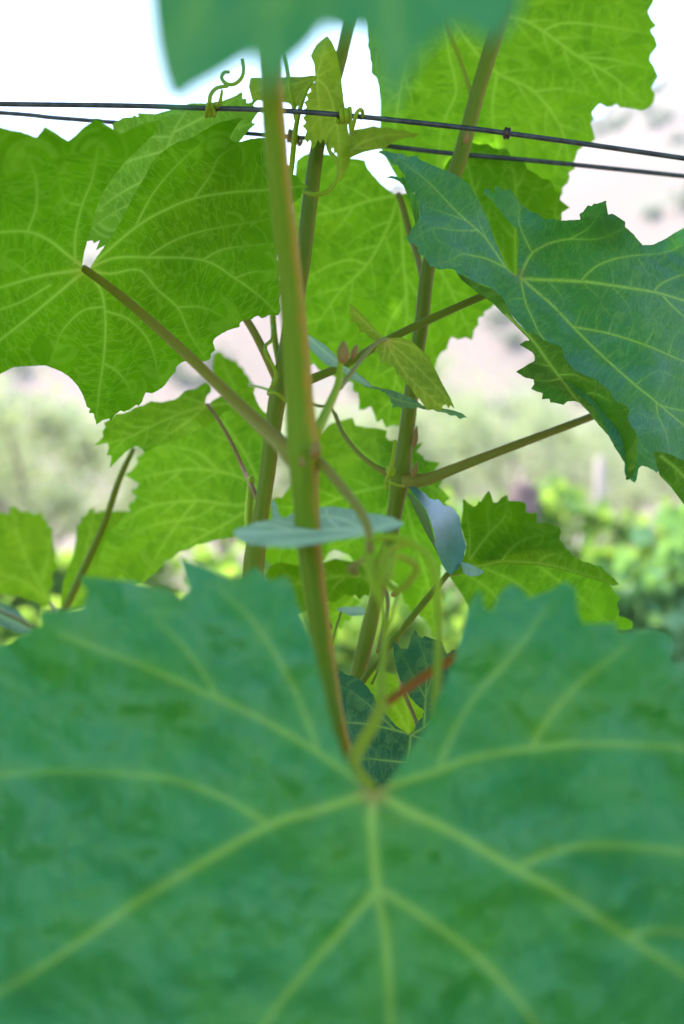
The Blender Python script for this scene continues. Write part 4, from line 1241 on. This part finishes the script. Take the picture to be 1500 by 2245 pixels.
leaf(SH1, M_MATURE, [dict(
    poly=[(765, 823), (780, 830), (800, 842), (827, 849), (859, 855), (880, 863), (907, 874), (928, 889), (965, 894), (995, 900), (1013, 906), (1027, 917), (1018, 915), (1008, 919), (1000, 911), (987, 911), (978, 905), (960, 903), (945, 896), (930, 898), (917, 893),
          (905, 896), (893, 893), (882, 896), (875, 891), (858, 894), (863, 886), (856, 881), (856, 872), (848, 868), (846, 861), (836, 860), (832, 854), (820, 853), (800, 848)],
    ctrl=[(765, 823, .47), (1027, 917, .485), (907, 874, .50), (875, 893, .470)], veins=[([(770, 826), (860, 872), (940, 893), (1020, 914)], 2.4)], side='top', step=2.0, pucker=.0008, seed=75, vw=2.4, spacing=18, seclen=24, tooth=1.5)],
    label="narrow dark toothed leaf seen edge on below the young leaf")
leaf(SH1, M_PALE, [dict(
    poly=[(668, 730), (690, 742), (715, 758), (735, 778), (750, 800), (775, 812), (800, 830), (820, 850), (800, 846), (770, 830), (740, 805), (715, 800), (690, 775), (672, 755)],
    ctrl=[(668, 730, .455), (820, 850, .47), (740, 805, .448), (715, 758, .47)], veins=[([(672, 735), (730, 785), (810, 845)], 3)], side='top', step=3, seed=77, vw=3, auto=False)],
    label="blurred pale strip of young leaf beside the brown bud")
cane("side_stalk", [(692, 955, .385, 26), (705, 925, .395, 23), (726, 880, .41, 19), (742, 840, .42, 16), (746, 800, .425, 14), (748, 785, .425, 14)], M_TENDRIL, SH1, seg=14)
bud(SH1, 692, 985, .368, 15, 20, rad(20), M_BUD)
bud(SH1, 662, 1012, .358, 9, 13, rad(-10), M_BUD)
bud(SH2, 634, 846, .552, 8, 16, rad(25), M_BUD)
bud(SH3, 1022, 300, .56, 8, 15, rad(10), M_BUD)
bud(SH1, 752, 772, .425, 17, 27, rad(5), M_BUD)
bud(SH1, 778, 770, .43, 9, 18, rad(20), M_BUD)

# --- L12 pale leaf seen edge on, its stalk
leaf(SH1, M_PALE, [dict(
    poly=[(511, 1164), (532, 1155), (567, 1144), (590, 1140), (599, 1138), (597, 1120), (595, 1106), (600, 1096), (605, 1106), (609, 1120), (614, 1135), (628, 1136), (636, 1128), (646, 1123), (652, 1127), (697, 1121), (703, 1112), (735, 1110), (777, 1119),
          (820, 1127), (860, 1133), (887, 1147), (874, 1158), (847, 1165), (825, 1166), (799, 1174), (753, 1182), (700, 1192), (647, 1200), (593, 1198), (550, 1194), (528, 1188), (518, 1178)],
    ctrl=[(511, 1164, .355), (887, 1147, .375), (700, 1112, .415), (700, 1192, .340), (600, 1097, .405), (810, 1170, .350), (600, 1197, .338)],
    veins=[([(812, 1168), (740, 1160), (640, 1165), (520, 1168)], 7), ([(812, 1168), (740, 1135), (660, 1130)], 4), ([(812, 1168), (850, 1150), (880, 1147)], 4), ([(812, 1168), (700, 1182), (600, 1190)], 5), ([(640, 1162), (590, 1150), (560, 1150)], 4), ([(700, 1160), (640, 1148), (600, 1142)], 4), ([(740, 1155), (720, 1135), (715, 1118)], 4)],
    side='top', step=3.0, pucker=.0012, seed=81, auto=False, vein_soft=2.0, tooth=5, wave=.016, vw=3)],
    petiole=[(690, 1000, .378, 22), (730, 1045, .365, 22), (775, 1100, .352, 21), (800, 1140, .347, 21), (810, 1172, .345, 20), (812, 1210, .34, 20)], pet_mat=M_PETIOLE,
    label="pale blue green leaf lying nearly flat across the front shoot")

# --- curling tendrils at the centre right
T = [(812, 1185, .345, 20), (808, 1240, .338, 20), (822, 1290, .334, 18), (838, 1330, .333, 15), (844, 1400, .332, 15), (838, 1470, .326, 17), (836, 1540, .318, 24)]
cane("tendril", T, M_TENDRIL, SH1, seg=14, label="yellow green tendril stalk hanging below the pale leaf")
coil = []
for k in range(26):
    a = k / 25 * 2.9 * math.pi
    r = 22 + 1.25 * k + 4 * math.sin(k * 1.3)
    coil.append((876 + r * math.cos(a + 2.2) * .95, 1248 + r * math.sin(a + 2.2) * (.8 + .012 * k), .322 + .0016 * k, 13 + .25 * k))
cane("tendril", coil, M_TENDRIL, SH1, seg=12, step=5, label="yellow green tendril curled into a coil")
cane("tendril", [(812, 1185, .342, 14), (850, 1178, .340, 15), (895, 1186, .337, 17), (935, 1215, .334, 18), (955, 1260, .331, 18), (962, 1330, .328, 18), (962, 1420, .322, 18), (958, 1500, .315, 19), (950, 1580, .305, 18)],
     M_TENDRIL, SH1, seg=14, label="yellow green tendril arching over the coil and down")
cane("tendril", [(838, 1330, .333, 12), (832, 1270, .335, 13), (850, 1225, .338, 13), (840, 1195, .34, 12)], M_TENDRIL, SH1, seg=12)
cane("tendril", [(846, 1400, .34, 9), (862, 1340, .345, 9), (872, 1310, .35, 8), (866, 1290, .35, 7)], M_TENDRIL, SH1, seg=10)
cane("tendril", [(780, 1255, .36, 17), (768, 1246, .362, 15), (790, 1232, .352, 13), (808, 1215, .345, 12)], M_PETIOLE, SH1, seg=12)
bud(SH5, 868, 1300, .54, 9, 12, rad(60), M_BUD)
bud(SH5, 722, 1372, .60, 8, 9, rad(0), M_BUD)
cane("side_stalk", [(838, 1548, .318, 22), (860, 1532, .322, 20), (890, 1510, .330, 21), (930, 1482, .338, 22), (975, 1455, .345, 20), (1020, 1420, .35, 18)], M_PETIOLE_RED, SH1, seg=14,
     label="short orange red stalk beside the yellow green one")

# --- L13 blue leaf, L14 serrated leaf
leaf(SH3, M_BLUE, [
    dict(poly=[(896, 1065), (915, 1069), (933, 1083), (940, 1092), (955, 1097), (960, 1093), (973, 1108), (984, 1109), (995, 1115), (1008, 1133), (1011, 1160), (1018, 1181), (1022, 1197), (1015, 1229), (1005, 1248), (987, 1260), (979, 1253), (971, 1240), (960, 1211),
               (952, 1192), (955, 1184), (947, 1149), (933, 1115), (915, 1093), (901, 1075)],
         ctrl=[(896, 1065, .565), (987, 1260, .535), (1015, 1160, .565), (947, 1149, .515)], veins=[([(900, 1068), (945, 1115), (985, 1180), (992, 1250)], 3.5)], side='top', step=3, seed=85, pucker=.0004, vw=3.5, spacing=30, seclen=40),
    dict(poly=[(891, 1078), (905, 1085), (925, 1106), (940, 1135), (952, 1180), (965, 1215), (972, 1240), (955, 1205), (935, 1170), (915, 1130)],
         ctrl=[(891, 1078, .56), (972, 1240, .54), (930, 1150, .545)], veins=[], side='under', step=3, seed=86, auto=False)],
    label="small shiny blue leaf hanging under the branching stalk")
J14 = (1018, 1245)
leaf(SH5, M_UNDER, [
    dict(poly=[(1010, 1150), (1015, 1120), (1015, 1092), (1026, 1102), (1038, 1111), (1045, 1108), (1050, 1098), (1054, 1101), (1062, 1088), (1072, 1074), (1078, 1088), (1082, 1101), (1090, 1102), (1098, 1092), (1112, 1084), (1115, 1098), (1130, 1098), (1148, 1100), (1154, 1106), (1153, 1122), (1165, 1125), (1177, 1123),
               (1178, 1146), (1200, 1147), (1215, 1153), (1228, 1158), (1231, 1166), (1226, 1182), (1236, 1192), (1241, 1204), (1248, 1207), (1256, 1218), (1267, 1223), (1278, 1231), (1292, 1233), (1304, 1240), (1318, 1241), (1328, 1254), (1342, 1264), (1358, 1281),
               (1345, 1284), (1290, 1266), (1250, 1254), (1180, 1240), (1100, 1236), (1060, 1244), (1020, 1256), (985, 1262), (1010, 1230), (1020, 1215), (1023, 1193), (1016, 1170)],
         ctrl=[(1018, 1245, .565), (1015, 1092, .585), (1072, 1074, .59), (1230, 1165, .585), (1358, 1281, .575), (1180, 1240, .555), (1120, 1160, .585)],
         veins=[([J14, (1060, 1240), (1100, 1231), (1180, 1235), (1250, 1250), (1350, 1280)], 4), ([(1030, 1226), (1072, 1170), (1105, 1135), (1112, 1095)], 3.6), ([(1100, 1231), (1117, 1207), (1150, 1183), (1220, 1165)], 3), ([(1180, 1235), (1200, 1218), (1240, 1212)], 2.6),
                ([(1028, 1220), (1030, 1170), (1020, 1105)], 3), ([(1072, 1170), (1070, 1120), (1072, 1085)], 2)],
         side='under', step=3, seed=91, auto=False, pucker=.0014, tooth=1.6)],
    petiole=[(1016, 1250, .566, 12), (1000, 1256, .568, 12), (985, 1257, .57, 13)], label="serrated green leaf at lower right above a brighter one")
leaf(SH5, M_THIN, [  # sunlight on this lower blade is put into its brighter material
    dict(poly=[(980, 1255), (1018, 1246), (1060, 1232), (1100, 1225), (1180, 1228), (1250, 1242), (1290, 1255), (1334, 1278), (1344, 1292), (1350, 1300), (1360, 1312), (1353, 1322), (1354, 1330), (1359, 1343), (1355, 1350), (1374, 1355), (1388, 1364), (1387, 1378), (1372, 1383), (1350, 1380), (1290, 1390), (1200, 1400),
               (1100, 1400), (1040, 1370), (1028, 1330), (1017, 1311), (1000, 1284)],
         ctrl=[(1018, 1248, .572), (1180, 1239, .575), (1345, 1290, .582), (1388, 1370, .605), (1200, 1400, .645), (1040, 1370, .63)],
         veins=[([(1020, 1256), (1080, 1300), (1140, 1380)], 3.6), ([(1060, 1244), (1150, 1290), (1230, 1380)], 3), ([(1180, 1240), (1260, 1300), (1340, 1370)], 3)],
         side='under', step=4, seed=93, auto=False, pucker=.0012)],
    label="bright yellow green leaf under the serrated one at lower right")
leaf(SH5, M_PALE, [dict(
    poly=[(1010, 1232), (1030, 1236), (1050, 1246), (1064, 1253), (1050, 1262), (1030, 1264), (1016, 1256)], ctrl=[(1010, 1232, .545), (1064, 1253, .545), (1030, 1264, .53), (1040, 1240, .555)],
    veins=[], side='top', step=3, seed=95, auto=False)], label="tiny pale leaf tip on the serrated leaf")

# --- L16 dark crisp leaf in the gap of the big leaf
J16 = (901, 1611)
leaf(SH5, M_CRISP, [dict(
    poly=[(715, 1480), (729, 1463), (747, 1469), (756, 1478), (765, 1481), (774, 1482), (782, 1487), (790, 1490), (797, 1498), (806, 1506), (813, 1518), (820, 1524), (824, 1538), (838, 1556), (851, 1571), (867, 1590), (883, 1602), (899, 1610), (907, 1604),
          (912, 1590), (918, 1580), (928, 1572), (926, 1566), (932, 1558), (920, 1551), (901, 1531), (885, 1505), (872, 1478), (864, 1438), (861, 1406), (872, 1413), (880, 1422), (893, 1423), (898, 1412), (901, 1398), (911, 1381), (916, 1392), (926, 1399), (931, 1394), (944, 1399), (968, 1406),
          (979, 1433), (986, 1432), (993, 1424), (1002, 1428), (1040, 1500), (1040, 1640), (980, 1740), (830, 1790), (740, 1760), (705, 1620)],
    ctrl=[(901, 1611, .505), (729, 1463, .525), (720, 1620, .505), (911, 1381, .535), (1000, 1430, .53), (1040, 1620, .51), (830, 1790, .475), (800, 1600, .500), (890, 1680, .49)],
    veins=[([J16, (867, 1601), (800, 1587), (740, 1585), (705, 1590)], 3.6), ([J16, (898, 1640), (894, 1665), (886, 1690), (870, 1770)], 4), ([(891, 1672), (840, 1667), (800, 1664), (750, 1680)], 3), ([J16, (928, 1596), (960, 1570), (1020, 1540)], 3.4), ([J16, (935, 1624), (1000, 1650)], 3),
           ([(930, 1592), (934, 1520), (935, 1460), (914, 1390)], 3), ([(867, 1601), (845, 1580), (790, 1530), (740, 1500)], 2.6), ([(933, 1530), (950, 1480), (975, 1440)], 2.2), ([(933, 1530), (905, 1480), (880, 1430)], 2.2)],
    side='top', step=2.2, seed=97, pucker=.0014, auto=False, vein_soft=1.2, tooth=1.8)],
    petiole=[(901, 1612, .507, 9), (915, 1590, .53, 9), (880, 1500, .55, 10), (868, 1400, .565, 10)], label="small dark green leaf in focus inside the notch of the big blurred leaf")
leaf(SH5, M_THIN, [dict(
    poly=[(790, 1495), (805, 1476), (830, 1468), (860, 1478), (872, 1478), (900, 1500), (940, 1545), (945, 1600), (900, 1625), (850, 1600), (808, 1540)],
    ctrl=[(790, 1495, .62), (940, 1560, .62), (850, 1600, .60)], veins=[([(897, 1610), (865, 1550), (815, 1490)], 3), ([(897, 1600), (892, 1550), (860, 1480)], 2.6)], side='under', step=4, seed=99, vw=3, spacing=40, seclen=40)],
    label="bright yellow green leaf piece behind the orange red stalk")
cane("side_stalk", [(846, 1430, .56, 5), (830, 1470, .56, 5), (815, 1500, .56, 6)], M_CANE, SH5, seg=8)

# --- L15 huge blurred leaf across the bottom
J = (820, 1737)
leaf(SH1, M_NEAR, [dict(
    poly=[(-200, 1480), (-100, 1440), (0, 1415), (25, 1408), (45, 1392), (62, 1388), (75, 1372), (92, 1372), (86, 1340), (130, 1338), (182, 1332), (192, 1298), (172, 1262), (235, 1270), (290, 1275), (336, 1290), (352, 1286), (398, 1312), (415, 1292), (393, 1222),
          (450, 1244), (500, 1266), (536, 1262), (560, 1240), (592, 1275), (628, 1262), (640, 1284), (655, 1330), (682, 1400), (706, 1500), (728, 1590), (748, 1650), (775, 1690), (800, 1722), (820, 1737), (848, 1720), (885, 1665), (930, 1600), (972, 1505), (998, 1440), (1026, 1330),
          (1053, 1292), (1062, 1335), (1078, 1340), (1095, 1305), (1117, 1282), (1140, 1287), (1158, 1312), (1200, 1298), (1240, 1274), (1262, 1290), (1268, 1350), (1280, 1368), (1350, 1366), (1357, 1388), (1400, 1382), (1467, 1388), (1478, 1410), (1472, 1444), (1482, 1456), (1560, 1475),
          (1640, 1560), (1700, 1700), (1740, 2000), (1650, 2350), (1350, 2600), (900, 2700), (450, 2620), (50, 2450), (-200, 2150), (-260, 1800)],
    ctrl=[(820, 1737, .292), (400, 1230, .318), (0, 1420, .310), (-200, 1700, .295), (1240, 1275, .320), (1470, 1400, .305), (1700, 1800, .272), (860, 2250, .262), (1500, 2400, .232), (0, 2350, .250), (850, 2700, .245), (620, 1350, .310), (1050, 1400, .306),
          (1300, 1980, .270), (350, 1950, .276), (580, 1600, .297), (1150, 1600, .297)],
    veins=[([J, (815, 1810), (828, 1950), (846, 2060), (858, 2245), (875, 2500)], 18), ([(829, 1950), (740, 2050), (600, 2220), (480, 2420)], 13), ([(832, 1950), (930, 2012), (1060, 2110), (1170, 2240), (1270, 2400)], 13),
           ([J, (700, 1775), (590, 1810), (430, 1900), (290, 1985), (100, 2115), (-100, 2230)], 17), ([(590, 1808), (480, 1745), (350, 1705), (150, 1692), (-50, 1700)], 6),
           ([J, (700, 1652), (560, 1570), (450, 1520), (300, 1455), (130, 1390)], 8), ([(480, 1532), (420, 1440), (330, 1340)], 4), ([(700, 1652), (640, 1500), (560, 1370), (480, 1290)], 5),
           ([J, (890, 1712), (960, 1690), (1040, 1662), (1170, 1640), (1300, 1632), (1500, 1640), (1650, 1670)], 11), ([(960, 1690), (990, 1615), (1040, 1530), (1130, 1430), (1200, 1330)], 6), ([(1165, 1640), (1200, 1580), (1270, 1500), (1370, 1420)], 7),
           ([J, (900, 1782), (1000, 1830), (1130, 1905), (1250, 1970), (1370, 2050), (1500, 2135), (1650, 2220)], 17), ([(1130, 1905), (1210, 1868), (1330, 1853), (1500, 1870), (1650, 1900)], 10), ([(1370, 2052), (1450, 2040), (1560, 2060)], 8),
           ],
    side='top', step=6, pucker=.0018, seed=101, auto=False, wave=.010, vein_soft=1.6, red_at=[(818, 1732, 34)])],
    petiole=[(818, 1735, .294, 34), (795, 1712, .297, 32), (774, 1672, .302, 30), (792, 1632, .307, 30), (819, 1588, .312, 29), (838, 1545, .318, 28)], pet_mat=M_TENDRIL,
    label="huge blurred blue green leaf filling the lower half of the photo")

# --- L19 young leaves on the wire
leaf(SH2, M_YOUNG, [
    dict(poly=[(688, 138), (681, 122), (693, 98), (707, 86), (718, 78), (728, 91), (737, 111), (744, 146), (749, 175), (752, 200), (755, 226), (759, 250), (763, 277), (766, 305), (769, 335), (768, 357), (762, 372), (755, 386), (747, 400), (744, 383), (746, 362), (747, 343), (741, 350),
               (738, 334), (732, 338), (731, 322), (724, 330), (722, 312), (716, 320), (709, 304), (703, 316), (697, 306), (692, 320), (685, 328), (680, 305), (674, 314), (668, 304), (672, 286), (663, 276), (671, 268), (664, 258), (672, 250), (665, 240), (673, 236), (667, 224), (676, 218),
               (671, 208), (682, 200), (680, 190), (690, 180), (691, 167), (690, 150)],
         ctrl=[(693, 170, .545), (718, 80, .56), (755, 220, .57), (747, 398, .555), (680, 300, .535), (720, 250, .548)],
         veins=[([(693, 170), (720, 200), (740, 280), (748, 390)], 3.4), ([(693, 170), (705, 130), (716, 84)], 2.8), ([(693, 170), (700, 230), (705, 300)], 3), ([(693, 170), (725, 150), (742, 145)], 2.4), ([(720, 200), (735, 200), (752, 215)], 2), ([(700, 230), (680, 250)], 2), ([(730, 240), (705, 250), (680, 290)], 2.2),
                ([(738, 270), (720, 290), (715, 315)], 2.2), ([(705, 130), (695, 110)], 1.6), ([(708, 120), (730, 110)], 1.6)],
         side='under', step=2.2, seed=111, auto=False, pucker=.0014, tooth=1.2),
    dict(poly=[(549, 170), (563, 169), (600, 172), (632, 167), (660, 168), (690, 164), (692, 175), (676, 200), (660, 225), (648, 238), (632, 226), (600, 222), (565, 220), (555, 228), (550, 210), (545, 190)],
         ctrl=[(549, 170, .575), (690, 165, .55), (650, 235, .555)], veins=[([(690, 170), (640, 185), (560, 200)], 3), ([(690, 170), (660, 200), (645, 232)], 2.6)], side='under', step=3, seed=113, vw=2.6, spacing=24, seclen=30),
    dict(poly=[(765, 290), (780, 283), (800, 280), (820, 275), (836, 280), (852, 279), (870, 285), (887, 285), (902, 291), (920, 293), (908, 302), (890, 302), (873, 306), (855, 316), (844, 325), (820, 329), (796, 334), (768, 346)],
         ctrl=[(765, 320, .565), (920, 293, .60), (852, 279, .605), (844, 325, .575)], veins=[([(768, 330), (800, 310), (850, 296), (915, 293)], 3), ([(775, 325), (810, 325), (840, 322)], 2.2), ([(790, 315), (810, 295), (820, 280)], 2.2)],
         side='under', step=2.5, seed=115, auto=False, pucker=.0012)],
    petiole=[(693, 168, .543, 7), (676, 190, .543, 9), (662, 225, .545, 10), (652, 262, .548, 12), (645, 310, .552, 13), (640, 360, .556, 13), (634, 410, .56, 13), (632, 470, .563, 13)], pet_mat=M_TENDRIL,
    label="young yellow green leaf draped over the wire beside the second shoot")
cane("side_stalk", [(622, 120, .56, 8), (629, 150, .555, 9), (634, 185, .55, 9), (641, 221, .55, 10), (650, 262, .552, 11)], M_TENDRIL, SH2, seg=10)
cane("tendril", [(717, 305, .55, 9), (722, 330, .545, 9), (738, 350, .54, 9), (743, 375, .54, 9), (735, 400, .54, 9), (715, 421, .54, 10), (690, 426, .54, 10), (667, 421, .545, 9), (640, 417, .552, 7)], M_TENDRIL, SH2, seg=12,
     label="tendril hooked in a semicircle round the second shoot")
cane("tendril", [(600, 715, .56, 10), (596, 745, .55, 8), (583, 757, .545, 8), (584, 778, .54, 8), (598, 800, .54, 8), (606, 826, .54, 9), (596, 848, .54, 9), (588, 862, .54, 8)], M_TENDRIL, SH2, seg=10)
cane("tendril", [(588, 864, .54, 7), (600, 860, .535, 8), (613, 866, .535, 8), (624, 876, .538, 8), (634, 882, .545, 7)], M_TENDRIL, SH2, seg=10)
cane("side_stalk", [(598, 690, .57, 13), (602, 740, .567, 14), (612, 800, .563, 14), (616, 850, .56, 15)], M_TENDRIL, SH2, seg=12)
cane("tendril", [(545, 843, .60, 5), (575, 850, .58, 6), (592, 856, .565, 7)], M_TENDRIL, SH2, seg=8)

# --- trellis wires, their clip, and tendrils wound on them
def wire(pts, label):
    s = spline(pts, 12)
    p3 = np.array([P(a, b, c) for a, b, c in s])
    V, F, A = tube_data(p3, np.full(len(p3), .00100), 12)
    tag(link("trellis_wire", faces_to_mesh("trellis_wire", V, F, A), M_WIRE), label, "wire", "trellis wires")


wire([(-500, 222, .535), (0, 228, .535), (300, 232, .532), (450, 237, .53), (560, 240, .53), (740, 251, .53), (1009, 279, .535), (1112, 292, .535), (1300, 318, .54), (1500, 347, .545), (2000, 420, .55)],
     "upper trellis wire with the small clip, held by curled tendrils")
wire([(-500, 215, .59), (0, 247, .59), (120, 258, .59), (261, 269, .59), (400, 279, .59), (560, 294, .59), (700, 305, .59), (857, 321, .59), (988, 336, .595), (1180, 353, .60), (1500, 386, .605), (2000, 440, .61)],
     "lower trellis wire passing behind the shoots")
cl = []
for k in range(9):
    cl.append(P(1104 + k * 2.0, 291 + k * .28, .535))
V, F, A = tube_data(np.array(cl), np.array([.0013, .0021, .0023, .0023, .0019, .0022, .0023, .0020, .0012]), 18)
tag(link("wire_clip", faces_to_mesh("wire_clip", V, F, A), M_CLIP), "small dark metal clip crimped on the upper wire", "clip")


def winding(cx, cy, d, turns, pitch, r, wd, ph=0.0, tail=None, head=None):
    pts = []
    if head:
        pts += head
    n = int(turns * 12)
    for k in range(n + 1):
        a = ph + 2 * math.pi * k / 12
        pts.append((cx + pitch * k / 12 * 1.0, cy + r * math.cos(a), d + r / FPX * d * math.sin(a) * 1.1, wd))
    if tail:
        pts += tail
    return pts


def wound(name, pts, parent, mat=M_TENDRIL, label=None):
    p = np.array(pts, float)
    q = [2 * p[0] - p[1]] + list(p) + [2 * p[-1] - p[-2]]
    out = []
    for i in range(1, len(q) - 2):
        a, b, c, e = q[i - 1], q[i], q[i + 1], q[i + 2]
        for u in (0, .25, .5, .75):
            out.append(0.5 * ((2 * b) + (-a + c) * u + (2 * a - 5 * b + 4 * c - e) * u * u + (-a + 3 * b - 3 * c + e) * u ** 3))
    out = np.array(out)
    p3 = np.array([P(a, b, c) for a, b, c, _ in out])
    V, F, A = tube_data(p3, out[:, 3] * .5 / FPX * out[:, 2], 10)
    o = link(name, faces_to_mesh(name, V, F, A), mat, parent)
    if label:
        o['label'] = label


wound("tendril", [(531, 130, .53, 8), (534, 150, .528, 8), (530, 170, .526, 9), (514, 184, .525, 9), (496, 183, .525, 9), (486, 170, .527, 8), (492, 158, .53, 8), (505, 158, .533, 7)], SH2, label="tendril loop above the wire at left")
wound("tendril", winding(452, 241, .53, 2.6, 9, 12, 10, 0.3, tail=[(482, 225, .524, 9), (486, 205, .524, 7), (487, 195, .525, 5)], head=[(500, 188, .525, 9), (475, 193, .524, 9), (462, 208, .522, 10), (459, 225, .522, 10)]), SH2,
      label="tendril knotted round the upper wire at left")
wound("tendril", winding(742, 254, .53, 2.5, 10, 13, 11, 0.0, tail=[(770, 290, .528, 8), (776, 270, .524, 9), (782, 248, .522, 9), (792, 240, .524, 9), (796, 252, .528, 8), (790, 262, .535, 7)]), SH2,
      label="tendril wound round the upper wire beside the young leaf")
wound("tendril", winding(632, 299, .59, 2.2, 9, 13, 9, 0.6, tail=[(656, 318, .586, 8), (662, 308, .586, 7), (655, 300, .59, 7)]), SH2, mat=M_BUD, label="dry brown tendril wound round the lower wire")

# --- unseen leaves added above the frame to block the sun and shade the row
def simple_leaf(seed):
    rs = np.random.RandomState(seed)
    tips = [(-150, .62), (-95, .80), (-60, .52), (-32, .92), (0, .62), (28, .86), (90 - 30, .6), (60, .98)]
    ang, rr = [], []
    lobes = [(-140, .70), (-75, .92), (0, 1.05), (75, .92), (140, .70)]
    for a in range(-165, 166, 6):
        r = .52 + max(0, max(l * math.cos(rad(min(90, abs(a - c) * 2.1))) for c, l in lobes) * .5)
        r *= 1 + (.06 if (a // 6) % 2 else -.05) + rs.uniform(-.03, .03)
        ang.append(a)
        rr.append(r)
    V = [(0, 0, 0)]
    for k in (.5, 1.0):
        for a, r in zip(ang, rr):
            x, y = math.sin(rad(a)) * r * k, math.cos(rad(a)) * r * k
            V.append((x, y, .10 * math.sin(3 * x + seed) * k + .12 * (x * x) - .15 * y * y * k + rs.uniform(-.015, .015)))
    n = len(ang)
    F = [(0, 1 + i + 1, 1 + i) for i in range(n - 1)]
    G = [(1 + i, 2 + i, 1 + n + i + 1, 1 + n + i) for i in range(n - 1)]
    return faces_to_mesh("sun_blocker", np.array(V) * .075, F + G)


M_BLOCKER = plain_material("sun_blocker_leaf", (0.02, 0.08, 0.03), (0.03, 0.10, 0.03), 30, 0.55, trans=(0.06, 0.2, 0.01), trans_amt=0.35)
protos = [simple_leaf(k) for k in range(5)]
for m_ in protos:
    m_.materials.append(M_BLOCKER)
rs = np.random.RandomState(77)
GAPS = [(-.095, .738), (-.06, .70), (-.13, .78)]  # spots where added leaves stop sun leaks
for k in range(BLOCKER_N):
    x, y, z = rs.uniform(-.55, .28), rs.uniform(.16, 1.22), rs.uniform(1.93, 2.14)
    if k < len(GAPS):
        x, y, z = *GAPS[k], 2.03
    if z < 1.50 + (y + .1) * .36 + .08:
        z = 1.58 + (y + .1) * .38
    o = bpy.data.objects.new("leaf", protos[k % 5])  # added sun blocker, parented like a shoot leaf
    COL.objects.link(o)
    par = (SH1, SH2, SH3)[k % 3]
    o.parent = par
    o.matrix_parent_inverse = par.matrix_world.inverted()
    o.location = (x, y, z)
    o.rotation_euler = (rs.normal(0, .35), rs.normal(0, .35), rs.uniform(0, 6.28))
    s_ = rs.uniform(.85, 1.25)
    o.scale = (s_, s_, s_)
